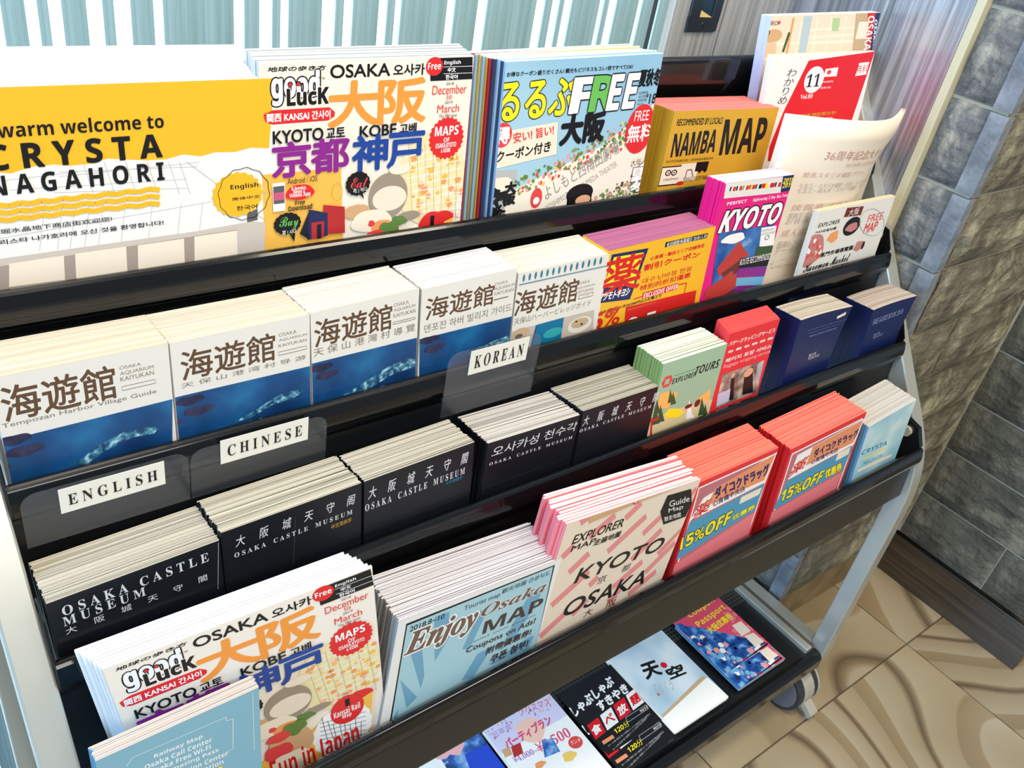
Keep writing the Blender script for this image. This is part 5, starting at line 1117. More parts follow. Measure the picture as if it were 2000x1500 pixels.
# lacquered return panel with its pale edge band
ret = empty('wall_return', (0, 0, 0)); ret.name = 'wall_alcove_right'; tag(ret, kind='structure')
mb = MB(); mb.box(0, 0, 0, .018, WY - RY - .0, 2.6, PANEL); mb.build('lacquered_panel', ret, Matrix.Translation((CX - .012, RY, 0)))
mb = MB(); mb.box(0, 0, 0, .0185, .013, 2.6, mat('cream_edge_band', (.80,.77,.64), .4)); o = mb.build('trim_2', None, Matrix.Translation((CX - .0125, RY - .0135, 0)), bevel=.001); tag(o, kind='structure')

# light switch / key plate on the boards
kp = empty('switch_plate', (1.050, WY, 1.108)); tag(kp, 'dark metal switch plate with a recessed slot on the grey boards', 'switch plate')
PL = mat('gunmetal_plate', (.30,.33,.36), .3, .7)
mb = MB(); w_ = .066; h_ = .115
mb.box(0, -.004, 0, w_, 0, .020, PL); mb.box(0, -.004, .020, .022, 0, h_, PL); mb.box(.050, -.004, .020, w_, 0, h_, PL); mb.box(.022, -.004, .095, .050, 0, h_, PL); mb.build('plate', kp, bevel=.0006)
mb = MB(); mb.box(.022, -.0008, .020, .050, 0, .095, mat('blue_steel', (.34,.46,.56), .2, .8)); mb.build('slot', kp)
mb = MB(); mb.prism([(.022,.020),(.050,.020),(.022,.030)], -.003, -.0009, 'y', mat('amber_tab', (.93,.78,.52), .4)); mb.build('tab', kp)
mb = MB(); mb.prism([(.033 + .0026 * math.cos(a), .010 + .0026 * math.sin(a)) for a in [k * math.pi / 6 for k in range(12)]], -.0052, -.004, 'y', chrome); mb.build('screw', kp)

# ------------------------------------------------------------------ the rack
TAN = math.tan(math.radians(4))
H = 1.35
RAILS = [(.663, H - .361), (.582, H - .477), (.504, H - .5905), (.407, H - .7305)]
XL, XR = .0594, 1.263
rack = empty('brochure_rack', (.66, .45, 0)); tag(rack, 'black four-tier brochure rack with silver side frames on castors before the board wall', 'display rack')
RM = Matrix.Translation((-.66, -.45, 0))
def rpart(mb, name, parent=None, **k):
    o = mb.build(name, parent or rack, **k)
    if parent is None: o.matrix_local = RM
    return o
# side frames: a flat bar bent at the front, then straight down to the tray
cl = catmull([(.765, H - .215), (.740, H - .252), (.585, H - .4775), (.470, H - .6435), (.432, H - .697), (.404, H - .745), (.388, H - .80), (.383, H - .87), (.383, H - 1.04), (.383, H - 1.235)], 5)
def bar(pts, width):
    fr = []; bk = []
    for i, (y, z) in enumerate(pts):
        a = pts[max(i-1, 0)]; b = pts[min(i+1, len(pts)-1)]; dy, dz = b[0]-a[0], b[1]-a[1]; l = math.hypot(dy, dz); n = (-dz / l, dy / l)
        if n[0] < 0: n = (-n[0], -n[1])
        fr.append((y, z)); bk.append((y + n[0] * width, z + n[1] * width))
    return fr, bk
FR, BK = bar(cl, .030)
def frame_bar(x0, x1, name):
    mb = MB(); n = len(FR); vs = []
    for x in (x0, x1): vs += [(x, y, z) for y, z in FR] + [(x, y, z) for y, z in BK]
    fs = []
    for i in range(n - 1):
        fs += [(i, i+1, n+i+1, n+i), (2*n+i, 3*n+i, 3*n+i+1, 2*n+i+1), (i, 2*n+i, 2*n+i+1, i+1), (n+i, n+i+1, 3*n+i+1, 3*n+i)]
    fs += [(0, n, 3*n, 2*n), (n-1, 2*n-1+0, 4*n-1, 3*n-1)]
    mb.raw(vs, fs, silver); o = rpart(mb, name, bevel=.002); return o
for x0, x1 in ((XL - .026, XL), (XR, XR + .028)):
    frame_bar(x0, x1, 'side_frame')
    mb = MB(); mb.box(x0 + .001, .41, .118, x1 - .001, .78, .150, silver); rpart(mb, 'base_bar', bevel=.002)
    mb = MB(); mb.box(x0 + .001, .78, .118, x1 - .001, .808, 1.02, silver); rpart(mb, 'rear_leg', bevel=.002)
    mb = MB(); mb.prism([(.742, H - .252), (.772, H - .238), (.806, 1.02), (.780, 1.02)], x0 + .001, x1 - .001, 'x', silver); rpart(mb, 'top_brace', bevel=.002)
# pockets: front panel with rolled rail, floor, end cheeks
for i, (yr, zr) in enumerate(RAILS):
    pk = empty('pocket_tray'); pk.parent = rack; pk.matrix_local = RM
    x0, x1 = XL + .0005, XR - .0005
    dep = .092 if i == 3 else .128
    yb = yr - dep * TAN
    # rolled rail: rounded lip
    prof = []
    for a in range(0, 181, 30): prof.append((yr - .006 + .0055 * math.cos(math.radians(a)), zr - .0055 + .0055 * math.sin(math.radians(a))))
    prof += [(yr - .0135, zr - .012), (yr - .0145, zr - .020), (yr - .0125, zr - .028), (yr - .0065, zr - .034), (yr - .0065, zr - .040), (yr - .0015, zr - .040)]
    mb = MB(); mb.prism(prof, x0, x1, 'x', metal_black); mb.build('rail', pk, smooth=False, bevel=.0012)
    mb = MB(); mb.prism([(yr - .0055, zr - .0405), (yr - .0015, zr - .0405), (yb, zr - dep), (yb - .004, zr - dep)], x0, x1, 'x', mat('black_skirt_steel', (.085,.085,.085), .30) if i == 3 else black_satin); mb.build('front_panel', pk)
    nxt = RAILS[i - 1] if i else (.765, H - .235)
    back = nxt[0] - .006 - (nxt[1] - (zr - dep)) * TAN if i else .752
    mb = MB(); mb.box(x0, yb - .004, zr - dep - .003, x1, back + .002, zr - dep, black_satin); mb.build('shelf_floor', pk)
    if i == 0:
        mb = MB(); mb.prism([(.767, H - .300), (.771, H - .300), (.755, zr - dep), (.751, zr - dep)], x0, x1, 'x', black_satin); mb.build('back_panel', pk)
    elif i == 3:
        mb = MB(); zt = RAILS[2][1] - .1285
        mb.prism([(yr + .088, zt - .0005), (yr + .092, zt - .0005), (yr + .084, zr - dep), (yr + .080, zr - dep)], x0, x1, 'x', perf); mb.build('perforated_back', pk)
prof = [(.753 + .007 * math.cos(math.radians(a)), H - .240 + .007 * math.sin(math.radians(a))) for a in range(0, 181, 30)] + [(.7455, H - .262), (.751, H - .296), (.766, H - .300)]
mb = MB(); mb.prism([(y, z) for y, z in prof], XL + .0005, XR - .0005, 'x', metal_black); rpart(mb, 'top_rail', bevel=.001)
# end brackets with bolts (right end seen beside the light blue leaflets)
for xs_, d in ((XR - .0007, -1), (XL + .0007, 1)):
    for i, (yr, zr) in enumerate(RAILS):
        th_ = .010 if (d < 0 and i == 3) else .0012
        mb = MB(); a0, a1 = sorted((xs_, xs_ + d * th_))
        mb.prism([(yr - .006, zr + .004), (yr + .008, zr + .030), (yr + .030, zr + .036), (yr + .040, zr + .022), (yr + .030, zr - .030), (yr + .004, zr - .046)][::-1], a0, a1, 'x', metal_black)
        br = rpart(mb, 'end_bracket')
        mb = MB(); b0, b1 = sorted((xs_ + d * th_, xs_ + d * (th_ + (.006 if th_ > .005 else .0008))))
        mb.prism([(yr + .022 + .0085 * math.cos(k * math.pi / 5), zr + .018 + .0085 * math.sin(k * math.pi / 5)) for k in range(10)], b0, b1, 'x', mat('zinc_bolt', (.80,.79,.74), .35, .25))
        mb.build('bolt', br)
# bottom tray
tr = empty('bottom_tray'); tr.parent = rack; tr.matrix_local = RM
TZ = H - 1.205
mb = MB(); mb.box(XL + .001, .400, TZ - .003, XR - .030, .770, TZ, black_satin); mb.build('tray_sheet', tr)
mb = MB(); mb.box(XL + .001, .545, TZ, XR - .030, .770, TZ + .0012, perf); mb.build('perforated_strip', tr)
mb = MB(); mb.prism([(.402, TZ + .0005), (.394, TZ + .0005), (.386, TZ - .003), (.381, TZ - .010), (.380, TZ - .030), (.384, TZ - .034), (.402, TZ - .034)], XL + .001, XR - .001, 'x', metal_black); mb.build('tray_lip', tr, bevel=.001)
mb = MB(); mb.box(XR - .029, .402, TZ - .020, XR - .0135, .770, TZ + .010, silver); mb.build('tray_edge_bar', tr, bevel=.0015)
mb = MB(); mb.box(XL + .001, .760, TZ, XR - .030, .772, TZ + .05, black_satin); mb.build('tray_back', tr)
# castors
def castor(x, y, brake):
    c = empty('castor'); c.parent = rack; c.matrix_local = RM @ Matrix.Translation((x, y, 0))
    R_ = .046
    mb = MB(); mb.box(-.016, -.016, .100, .016, .016, .1175, black_satin); mb.build('mount', c)
    def disc(r, n=28): return [(r * math.cos(2*math.pi*k/n), R_ + r * math.sin(2*math.pi*k/n)) for k in range(n)]
    for a0, a1 in ((-.031, -.015), (.015, .027)):
        mb = MB(); mb.prism(disc(R_), a0, a1, 'x', rubber); mb.build('wheel', c, bevel=.003)
    mb = MB(); mb.prism(disc(.039), -.0322, -.0311, 'x', mat('wheel_hub_grey', (.42,.42,.44), .4)); mb.build('hub_cap', c, bevel=.0005)
    hood = [(.0475 * math.cos(math.radians(a)), R_ + .0475 * math.sin(math.radians(a))) for a in range(-40, 231, 15)]
    hood += [(.022 * math.cos(math.radians(a)), R_ + .022 * math.sin(math.radians(a))) for a in (200, 90, -10)]
    mb = MB(); mb.prism(hood, -.0145, .0145, 'x', plastic_grey); mb.build('housing', c, bevel=.003)
    hood2 = [(.0475 * math.cos(math.radians(a)), R_ + .0475 * math.sin(math.radians(a))) for a in range(0, 360, 15)]
    mb = MB(); mb.prism(hood2, .0275, .0315, 'x', plastic_grey); mb.build('side_cover', c, bevel=.003)
    if brake:
        mb = MB(); mb.prism([(-.066, .014), (-.042, .030), (-.042, .044), (-.070, .026)], -.011, .011, 'x', plastic_grey); mb.build('brake_lever', c, bevel=.001)
    return c
for x in (XL + .02, XR - .012):
    castor(x, .412, True); castor(x, .755, False)

# ------------------------------------------------------------------ leaflets
PAGES = dict(crysta=(.93,.93,.94), gl1=(.86,.87,.90), ruru=(.78,.88,.94), namba=(.95,.52,.50), omap=(.97,.96,.95), red11=(.96,.90,.80), k1=(.88,.83,.74), k2=(.88,.84,.76), k3=(.88,.86,.82), k4=(.86,.86,.87), k5=(.88,.87,.82),
  yaku=(.70,.40,.58), kyoto=(.84,.88,.94), s36=(.92,.88,.82), expw=(.95,.86,.72), c1=(.80,.77,.70), c2=(.80,.77,.69), c3=(.80,.77,.70), c4=(.82,.80,.77), c5=(.72,.70,.64), tours=(.93,.92,.87), bag=(.93,.33,.32), navy1=(.80,.76,.68), navy2=(.78,.72,.66),
  gl4=(.86,.82,.80), rail=(.92,.82,.76), enjoy=(.84,.82,.84), ko=(.86,.82,.83), d1=(.97,.48,.40), d2=(.97,.50,.43), cl=(.84,.80,.74), coupon=(.8,.8,.8), tenku=(.93,.93,.93), shabu=(.2,.2,.22), party=(.93,.93,.93), blue=(.9,.9,.92))
COVERC = dict(crysta='paper', gl1='lgray', ruru='spines', namba='mustard', omap='lav', red11='paper', k1='offw', k2='offw', k3='offw', k4='offw', k5='offw', yaku='yellow2', kyoto='magenta', s36='ivory', expw='offw', c1='ink', c2='ink', c3='ink', c4='ink', c5='ink', tours='leaf2', bag='redb', navy1='navyc', navy2='navyc',
  gl4='paper', rail='blue3', enjoy='gray2', ko='pinkd', d1='redb', d2='redb', cl='lblue', coupon='blue3', tenku='paper', shabu='ink', party='paper', blue='blue3')
INFO = {  # name, category, label of the front copy, label of the copies, group
 'crysta': ('shopping_guide','leaflet','yellow and white CRYSTA NAGAHORI welcome guide, front copy at the left of the top tier','white-edged copy behind the yellow CRYSTA NAGAHORI guide','CRYSTA guides in the top tier'),
 'gl1': ('travel_magazine','magazine','Good Luck travel magazine with orange and purple city names, front copy in the top tier','copy of the Good Luck magazine standing behind the front one in the top tier','Good Luck magazines in the top tier'),
 'ruru': ('coupon_magazine','magazine','sky-blue FREE coupon magazine with yellow title, front copy in the top tier','copy fanned out behind the sky-blue FREE coupon magazine','FREE coupon magazines'),
 'namba': ('yellow_city_map','leaflet','mustard NAMBA MAP booklet with black hand lettering, front copy','pink-paged copy behind the front NAMBA MAP booklet','NAMBA MAP booklets'),
 'omap': ('folded_city_map','map','tall folded beige street map with red and navy edge strips, front copy','white-topped copy behind the tall beige street map','tall folded street maps'),
 'red11': ('red_newsletter','leaflet','red newsletter with a white number 11 disc in front of the street maps','copy behind the red number 11 newsletter','red newsletters'),
 'k1': ('aquarium_leaflet','leaflet','white and ocean-blue aquarium leaflet with English subtitle, leftmost pile of the second tier','copy in the pile behind the English aquarium leaflet','English aquarium leaflets'),
 'k2': ('aquarium_leaflet','leaflet','white and ocean-blue aquarium leaflet, front of the second pile from the left, simplified Chinese subtitle','copy in the pile behind the simplified Chinese aquarium leaflet','simplified Chinese aquarium leaflets'),
 'k3': ('aquarium_leaflet','leaflet','white and ocean-blue aquarium leaflet, front of the third pile, traditional Chinese subtitle','copy in the pile behind the traditional Chinese aquarium leaflet','traditional Chinese aquarium leaflets'),
 'k4': ('aquarium_leaflet','leaflet','white and ocean-blue aquarium leaflet, front of the fourth pile, Korean subtitle','copy in the pile behind the Korean aquarium leaflet','Korean aquarium leaflets'),
 'k5': ('aquarium_leaflet','leaflet','aquarium leaflet with a row of small blue penguins and animal photos below','copy in the pile behind the aquarium leaflet with penguins','aquarium leaflets with penguins'),
 'yaku': ('coupon_leaflet','leaflet','yellow drugstore coupon with a navy and yellow emblem, front copy','purple-edged copy behind the yellow drugstore coupon','yellow drugstore coupons'),
 'kyoto': ('bus_tour_leaflet','leaflet','magenta PERFECT KYOTO leaflet with a red temple picture, front copy','copy behind the magenta PERFECT KYOTO leaflet','PERFECT KYOTO leaflets'),
 's36': ('paper_flyer','flyer','large cream sheet with faint brown print, its right side curling back, front sheet','sheet behind the front curling cream sheet','curling cream sheets'),
 'expw': ('food_map','leaflet','white EXPLORER MAP leaflet with pictures of food and a pink FREE MAP ring','copy behind the white EXPLORER MAP leaflet with food pictures','white food maps'),
 'c1': ('castle_leaflet','leaflet','black OSAKA CASTLE MUSEUM leaflet with large two-line English title, leftmost','copy in the pile behind the English castle leaflet','English castle leaflets'),
 'c2': ('castle_leaflet','leaflet','black castle leaflet below the CHINESE sign with a yellow note, front of the second pile','copy in the second pile of black castle leaflets from the left','simplified Chinese castle leaflets'),
 'c3': ('castle_leaflet','leaflet','black castle leaflet with a small cyan note, front of the third pile','copy in the third pile of black castle leaflets from the left','traditional Chinese castle leaflets'),
 'c4': ('castle_leaflet','leaflet','black castle leaflet with Korean title, front of the pile below the KOREAN sign','copy in the pile behind the Korean castle leaflet','Korean castle leaflets'),
 'c5': ('castle_leaflet','leaflet','black castle leaflet beside the mint tour leaflets, rightmost of the castle piles','copy in the rightmost pile of black castle leaflets','castle leaflets beside the tour leaflets'),
 'tours': ('tour_leaflet','leaflet','mint green EXPLORER TOURS leaflet with orange hills and dark trees, front copy','copy with green folded edge behind the EXPLORER TOURS leaflet','EXPLORER TOURS leaflets'),
 'bag': ('baggage_leaflet','leaflet','red baggage wrapping service leaflet with a photo of dark figures, front copy','red copy behind the baggage wrapping leaflet','baggage wrapping leaflets'),
 'navy1': ('navy_booklet','booklet','navy blue booklet, front of the pile beside the red baggage leaflets','copy in the navy pile beside the red baggage leaflets','navy booklets beside the baggage leaflets'),
 'navy2': ('navy_booklet','booklet','navy blue booklet at the right end of the third tier, front copy','copy in the navy pile at the right end of the third tier','navy booklets at the right end'),
 'gl4': ('travel_magazine','magazine','Good Luck travel magazine with map discs, front copy in the bottom tier','copy of the Good Luck magazine behind the front one in the bottom tier','Good Luck magazines in the bottom tier'),
 'rail': ('railway_leaflet','leaflet','pale blue Railway Map leaflet in the lower left in front of the magazine','copy behind the pale blue Railway Map leaflet','Railway Map leaflets'),
 'enjoy': ('tourist_map','map','light blue Enjoy Osaka MAP with sun rays and white border, front copy','copy in the thick pile behind the Enjoy Osaka MAP','Enjoy Osaka maps'),
 'ko': ('explorer_map','map','cream EXPLORER MAP KYOTO OSAKA with pink slanting stripes and black hexagon, front copy','copy with pink-striped edge behind the KYOTO OSAKA map','KYOTO OSAKA maps'),
 'd1': ('discount_leaflet','leaflet','red-edged 15%OFF drugstore leaflet beside the KYOTO OSAKA map, front copy','red-topped copy in the 15%OFF pile beside the KYOTO OSAKA map','15%OFF leaflets beside the KYOTO OSAKA map'),
 'd2': ('discount_leaflet','leaflet','red-edged 15%OFF drugstore leaflet beside the light blue CRYSTA leaflet, front copy','red-topped copy in the 15%OFF pile beside the light blue leaflets','15%OFF leaflets beside the light blue leaflets'),
 'cl': ('sky_blue_leaflet','leaflet','pale sky-blue CRYSTA leaflet at the right end of the bottom tier, front copy','copy behind the pale sky-blue CRYSTA leaflet','sky-blue CRYSTA leaflets'),
 'coupon': ('coupon_passport','flyer','pink and blue Coupon Passport flyer with yellow lettering lying rightmost on the bottom tray','copy beneath the Coupon Passport flyer on the bottom tray','Coupon Passport flyers on the tray'),
 'tenku': ('restaurant_flyer','flyer','white flyer with brushed black characters and a red dot on the bottom tray','copy beneath the white brushed-character flyer on the tray','white flyers on the tray'),
 'shabu': ('hot_pot_flyer','flyer','black hot pot flyer with white lettering and red squares on the bottom tray','copy beneath the black hot pot flyer on the tray','black hot pot flyers on the tray'),
 'party': ('party_flyer','flyer','white party plan flyer with pink prices on the bottom tray','copy beneath the white party plan flyer on the tray','party plan flyers on the tray'),
 'blue': ('photo_flyer','flyer','blue photo flyer at the left of the visible bottom tray','copy beneath the blue photo flyer on the tray','blue photo flyers on the tray'),
}
def bend(S, x):
    u = x / S['W']
    return -S['curl'] * u * u - S['bow'] * 4 * u * (1 - u)
def s36_bend(u, v):      # right side of the tall cream sheets curls back over the frame
    a = max(0, u - .62) / .38
    return a
def build_prints(key, S, parent):
    W, Hh = S['W'], S['H']; vmax = Hh / W; layer = 0
    curved = S['bow'] or S['curl'] or key == 's36'
    txt = MB(); pic = MB(); rnd = random.Random(key)
    def pt(u, v, lay):
        return (u * W, -((.00035 if curved else .00012) + .000012 * lay), -v * W)
    def clampp(u, v): return (min(max(u, 0.001), .999), min(max(v, .0012), vmax - .002))
    def poly(mb, pts, m, lay):
        pts = [clampp(*p) for p in pts]
        q = [p for i, p in enumerate(pts) if math.hypot(p[0]-pts[i-1][0], p[1]-pts[i-1][1]) > 1e-5]
        if len(q) < 3: return
        if curved and len(q) == 4 and max(p[0] for p in q) - min(p[0] for p in q) > .2:
            n = 14
            for i in range(n):
                a, b = i / n, (i + 1) / n
                def lp(p, r, t): return (p[0] + (r[0]-p[0]) * t, p[1] + (r[1]-p[1]) * t)
                mb.face([pt(*x, lay) for x in (lp(q[0], q[1], a), lp(q[0], q[1], b), lp(q[3], q[2], b), lp(q[3], q[2], a))], m)
            return
        tri = tessellate_polygon([[Vector((p[0], p[1], 0)) for p in q]])
        mb.raw([pt(*p, lay) for p in q], [tuple(t) for t in tri], m)
    for e in PRINTS.get('gl1' if key == 'gl4' else key, []):
        layer += 1
        if e[0] == 'P': poly(pic, e[2], ink(e[1]), layer)
        elif e[0] == 'E':
            _, c, ctr, rx, ry, n, scl = e
            NN = n * 3 if scl else n; wob = (lambda a: 1 + scl * math.cos(n // 2 * a)) if scl < .05 else (lambda a: 1 + scl * (.6 * math.cos(3 * a + n) + .5 * math.sin(5 * a)))
            poly(pic, [(ctr[0] + rx * wob(2*math.pi*i/NN) * math.cos(2*math.pi*i/NN), ctr[1] + ry * wob(2*math.pi*i/NN) * math.sin(2*math.pi*i/NN)) for i in range(NN)] if c != 'kring' else
                 [(ctr[0] + rx * math.cos(2*math.pi*i/n), ctr[1] + ry * math.sin(2*math.pi*i/n)) for i in range(2)], ink(c), layer)
            if c == 'kring':
                ring = [(ctr[0] + rx * (1 + .03 * math.sin(i*math.pi/2)) * math.cos(2*math.pi*i/n), ctr[1] + ry * (1 + .03 * math.sin(i*math.pi/2)) * math.sin(2*math.pi*i/n)) for i in range(n)]
                for i in range(n):
                    a, b = ring[i], ring[(i + 1) % n]
                    def inn(p): return (ctr[0] + (p[0]-ctr[0]) * .975, ctr[1] + (p[1]-ctr[1]) * .975)
                    poly(pic, [a, b, inn(b), inn(a)], ink('k'), layer)
        elif e[0] == 'L':
            _, c, w, pts = e
            for a, b in zip(pts[:-1], pts[1:]):
                dx, dy = b[0]-a[0], b[1]-a[1]; l = math.hypot(dx, dy) or 1; nx, ny = -dy / l * w / 2, dx / l * w / 2
                poly(pic, [(a[0]+nx, a[1]+ny), (b[0]+nx, b[1]+ny), (b[0]-nx, b[1]-ny), (a[0]-nx, a[1]-ny)], ink(c), layer)
        elif e[0] == 'D':
            _, cols, n, r, pts = e
            us = [p[0] for p in pts]; vs_ = [p[1] for p in pts]
            def inside(x, y):
                c_ = False
                for i in range(len(pts)):
                    x1, y1 = pts[i]; x2, y2 = pts[i-1]
                    if (y1 > y) != (y2 > y) and x < (x2-x1) * (y-y1) / (y2-y1) + x1: c_ = not c_
                return c_
            k = 0; tries = 0
            while k < n and tries < n * 20:
                tries += 1; x, y = rnd.uniform(min(us), max(us)), rnd.uniform(min(vs_), max(vs_))
                if not inside(x, y): continue
                k += 1; rr = r * rnd.uniform(.5, 1.2); a0 = rnd.random() * 3; sides = rnd.choice((4, 5, 6))
                poly(pic, [(x + rr * math.cos(a0 + 2*math.pi*i/sides), y + rr * math.sin(a0 + 2*math.pi*i/sides)) for i in range(sides)], ink(rnd.choice(cols)), layer + (k % 10) / 10)
        elif e[0] == 'T':
            _, s, st, c, q, b, ol, sh = e
            g, fs = glyphs(s, st)
            hgt = math.hypot(q[4]-q[0], q[5]-q[1])
            layer += 1
            def put(col, off, dl):
                n = 8 if off else 1
                for i in range(n):
                    ox = off * hgt * math.cos(2*math.pi*i/n); oy = off * hgt * math.sin(2*math.pi*i/n)
                    V = []
                    for gx, gy in g:
                        gg = gx + sh * (1 - gy) * hgt / max(1e-6, math.hypot(q[2]-q[0], q[3]-q[1])) if sh else gx
                        u = q[0] + gg * (q[2]-q[0]) + gy * (q[4]-q[0]) + ox; v = q[1] + gg * (q[3]-q[1]) + gy * (q[5]-q[1]) + oy
                        V.append(pt(*clampp(u, v), layer + dl + i * .05))
                    txt.raw(V, fs, ink(col))
            if ol: put(ol[0], ol[1] + b, -.5)
            put(c, b, 0)
    for mb, nm in ((pic, 'cover_picture'), (txt, 'lettering')):
        if not mb.v: continue
        mb.v = [warp(key, S, p) for p in mb.v]
        mb.build(nm, parent, fix=False)
def warp(key, S, p):
    x, y, z = p
    if key == 's36':
        # the tall sheets bow forward in the middle at the top; lower down their right part turns back
        u = x / S['W']; v = -z / S['W']; lift = max(0.0, 1 - v / .75)
        yb = y - .040 * math.sin(math.pi * min(1, u)) * lift
        x0 = .66 * S['W']; th = math.radians(13) * min(1, max(0, (v - .08) / .2)) * min(1, max(0, (.72 - v) / .2)) if x > x0 else 0
        if x > x0:
            d = x - x0; return (x0 + d * math.cos(th * min(1, d / .04)), yb + d * math.sin(th * min(1, d / .04)) * .8, z + .006 * (d / .09) ** 2 * lift)
        return (x, yb, z)
    return (x, y + bend(S, x) * max(0.0, 1 + z / (S['H'] * .42)) ** 1.5, z)
def booklet_mesh(key, S, t, name):
    """folded sheets: paper block inside a cover that wraps front, fold and back"""
    W, Hh = S['W'], S['H']; mb = MB(); pm = PM[key]; cm = ink(COVERC[key])
    n = 18 if key == 's36' else (10 if (S['bow'] or S['curl']) else 1)
    flat_ = abs(S['n'][2]) > .9; ct = min(.00022, t * .2); top = 0.0; cvt = -.0004 if flat_ else -.0007 if key in ('c1','c2','c3','c4','c5','navy1','navy2') else -.0005
    def slab(x0, x1, y0, y1, z0, z1, m):
        nz = 12 if n > 1 else 1
        for i in range(n):
            for k in range(nz):
                a, b = x0 + (x1-x0) * i / n, x0 + (x1-x0) * (i+1) / n; c, d = z0 + (z1-z0) * k / nz, z0 + (z1-z0) * (k+1) / nz
                P = lambda x, y, z: warp(key, S, (x, y, z))
                mb.face([P(a,y0,c), P(b,y0,c), P(b,y0,d), P(a,y0,d)], m); mb.face([P(a,y1,c), P(a,y1,d), P(b,y1,d), P(b,y1,c)], m)
                if k == nz - 1: mb.face([P(a,y0,z1), P(b,y0,z1), P(b,y1,z1), P(a,y1,z1)], m)
                if k == 0: mb.face([P(a,y0,z0), P(a,y1,z0), P(b,y1,z0), P(b,y0,z0)], m)
                if i == 0: mb.face([P(x0,y0,c), P(x0,y0,d), P(x0,y1,d), P(x0,y1,c)], m)
                if i == n-1: mb.face([P(x1,y0,c), P(x1,y1,c), P(x1,y1,d), P(x1,y0,d)], m)
    slab(.0004, W, ct, t - ct, -Hh, top, pm)
    slab(0, W, 0, ct, -Hh, cvt, cm); slab(0, W, t - ct, t, -Hh, cvt, cm); slab(0, .0004, ct, t - ct, -Hh, cvt, cm)
    me = bpy.data.meshes.new(name); me.from_pydata(mb.v, [], mb.f)
    for m in mb.mats: me.materials.append(m)
    me.polygons.foreach_set('material_index', mb.m); me.update()
    b_ = bmesh.new(); b_.from_mesh(me); bmesh.ops.remove_doubles(b_, verts=b_.verts, dist=1e-7); b_.to_mesh(me); b_.free()
    if key == 's36': me.polygons.foreach_set('use_smooth', [True] * len(me.polygons))
    return me
PM = {}
def page_mat(key, rgb):
    m = mat('pages_' + key, rgb, .8); N, L, b = nodes(m)
    oi = N.new('ShaderNodeObjectInfo'); r = ramp(m.node_tree, [(0, tuple(max(0, c * (.80 if key[0] == 'c' and key[1:].isdigit() or key.startswith('navy') else .93)) for c in rgb)), (.5, rgb), (1, tuple(min(1, c * 1.06 + .01) for c in rgb))])
    L.new(oi.outputs['Random'], r.inputs[0])
    L.new(r.outputs[0], b.inputs['Base Color']); return m
for k in PAGES: PM[k] = page_mat(k, PAGES[k])
SEEN = set()
def obj_name(base): return base
for key, S in STACKS.items():
    name, cat, lab, clab, grp = INFO[key]
    rnd = random.Random(key + 'x')
    ex, dn, nn = Vector(S['ex']), Vector(S['dn']), Vector(S['n']); o0 = Vector(S['o'])
    N_ = S['N']; pitch = S['depth'] / N_; t = pitch * {'gl1': .80, 'gl4': .80, 's36': .8, 'enjoy': .88, 'ko': .86, 'tours': .88}.get(key, .93)
    me = booklet_mesh(key, S, t, name)
    R3 = Matrix((ex, nn, -dn)).transposed()
    base = o0 - nn * 0
    flatp = abs(nn.z) > .9
    messy = {'c1': .0009, 'c2': .0010, 'c3': .0009, 'c4': .0010, 'c5': .0010, 'ko': .004, 'enjoy': .0022, 'gl4': .0010, 'gl1': .0012, 'd1': .0012, 'd2': .0012, 'tours': .0016, 'navy1': .0003, 'navy2': .0003, 'rail': .0010, 'coupon': .004, 'shabu': .005, 'tenku': .004, 'party': .003, 'kyoto': .0012, 'ruru': .0012, 'cl': .0010}.get(key, .0005) if key != 's36' else 0
    for i in range(N_):
        jx = rnd.uniform(-messy, messy) if i else 0; jz = rnd.uniform(-messy * .5, messy * .3) if i else 0
        if flatp:
            # each lower copy peeks out a little towards the viewer
            pos = base + nn * (i * pitch) + ex * jx + dn * (S['lift'] if i else 0)
        else:
            pos = base + nn * (i * pitch) + ex * (S['drift'] * i / N_ + jx) + dn * (jz - S['lift'] * i / N_)
        ob = bpy.data.objects.new(name, me); COL.objects.link(ob)
        ob.matrix_world = Matrix.Translation(pos) @ R3.to_4x4()
        if i and not flatp:
            ob.matrix_world = ob.matrix_world @ Matrix.Rotation(rnd.uniform(-1, 1) * messy * 3, 4, 'Y')
        tag(ob, lab if i == 0 else clab, cat, grp)
        if i == 0 or (i == 1 and key in ('coupon', 'shabu')):
            build_prints(key, S, ob)

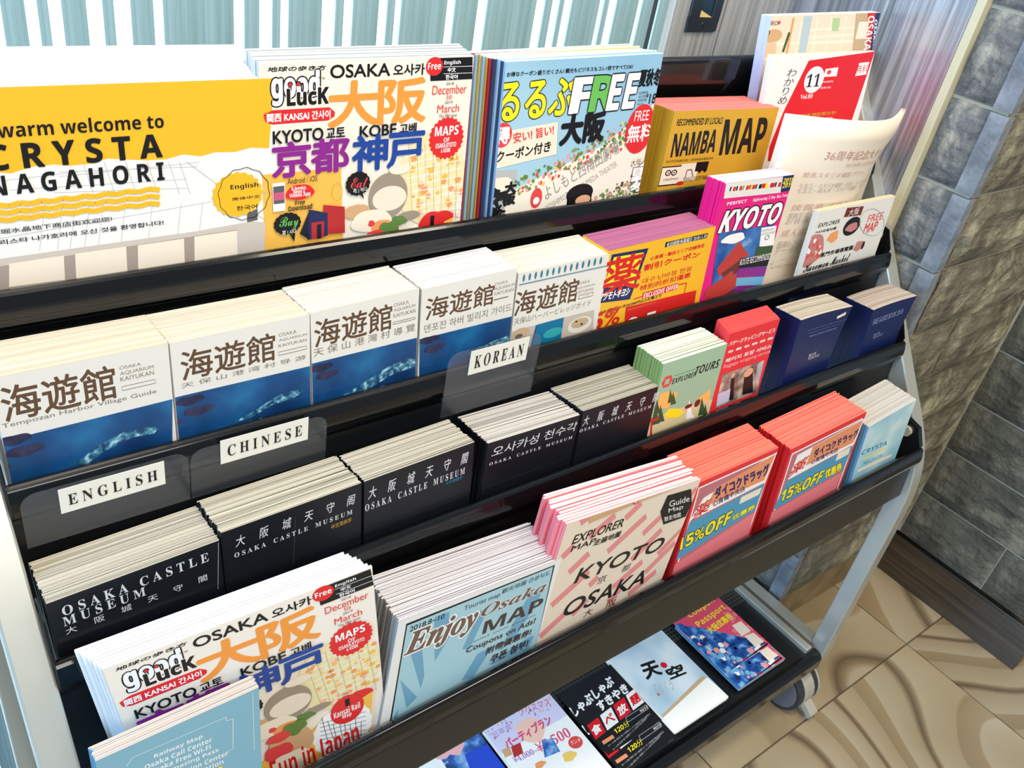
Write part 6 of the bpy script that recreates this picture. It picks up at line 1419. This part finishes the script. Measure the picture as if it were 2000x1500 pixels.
# ------------------------------------------------------------------ language signs: clear plastic holders hooked on the second rail
def clear_plastic():
    m = mat('clear_plastic', (.80,.84,.88), .08); N, L, b = nodes(m)
    tr_ = N.new('ShaderNodeBsdfTransparent'); tr_.inputs[0].default_value = (.92,.93,.95,1); gl = N.new('ShaderNodeBsdfGlossy'); gl.inputs['Roughness'].default_value = .22; gl.inputs[0].default_value = (.8,.85,.9,1)
    df = N.new('ShaderNodeBsdfDiffuse'); df.inputs[0].default_value = (.5,.53,.58,1)
    m1 = N.new('ShaderNodeMixShader'); m1.inputs[0].default_value = .05; L.new(tr_.outputs[0], m1.inputs[1]); L.new(gl.outputs[0], m1.inputs[2])
    m2 = N.new('ShaderNodeMixShader'); m2.inputs[0].default_value = .03; L.new(m1.outputs[0], m2.inputs[1]); L.new(df.outputs[0], m2.inputs[2])
    L.new(m2.outputs[0], N['Material Output'].inputs[0]); return m
CLEAR = clear_plastic()
def sign(word, y, hx0, hx1, hz0, hz1, lx0, lx1, lz0, lz1, tiltl, lab):
    root = empty('sign_holder', (hx0, y, hz0)); tag(root, lab, 'sign')
    w, h = hx1 - hx0, hz1 - hz0; r = .012
    out = [(0, 0)] + [(w, 0)]
    out += [(w - r + r * math.cos(a), h - r + r * math.sin(a)) for a in [k * math.pi / 12 for k in range(7)]]
    out += [(r + r * math.cos(a), h - r + r * math.sin(a)) for a in [math.pi / 2 + k * math.pi / 12 for k in range(7)]]
    mb = MB(); mb.prism(out, 0, .0010, 'y', CLEAR); mb.build('clear_sheet', root)
    mb = MB(); mb.box(lx0 - hx0, -.0006, lz0 - hz0, lx1 - hx0, -.0001, lz1 - hz0, mat('label_card', (.93,.92,.87), .6)); c = mb.build('paper_label', root)
    g, fs = glyphs(' '.join(word), 'S'); X0, X1 = lx0 - hx0 + .006, lx1 - hx0 - .006; Z0, Z1 = lz0 - hz0 + .0065, lz1 - hz0 - .0065
    mb = MB(); mb.raw([(X0 + a * (X1 - X0), -.0009, Z1 - b * (Z1 - Z0)) for a, b in g], fs, ink('k')); mb.build('lettering', c, fix=False)
    root.rotation_euler = (0, tiltl, 0)
sign('ENGLISH', .566, .066, .1915, H-.534, H-.482, .0925, .1715, H-.5085, H-.4845, 0, 'clear plastic sign holder reading ENGLISH on the rail at the left')
sign('CHINESE', .566, .1925, .317, H-.534, H-.4835, .218, .298, H-.505, H-.480, 0, 'clear plastic sign holder reading CHINESE in the middle of the rail')
sign('KOREAN', .5655, .4445, .562, H-.528, H-.452, .4705, .5445, H-.482, H-.4538, 0, 'clear plastic sign holder reading KOREAN standing above the rail')
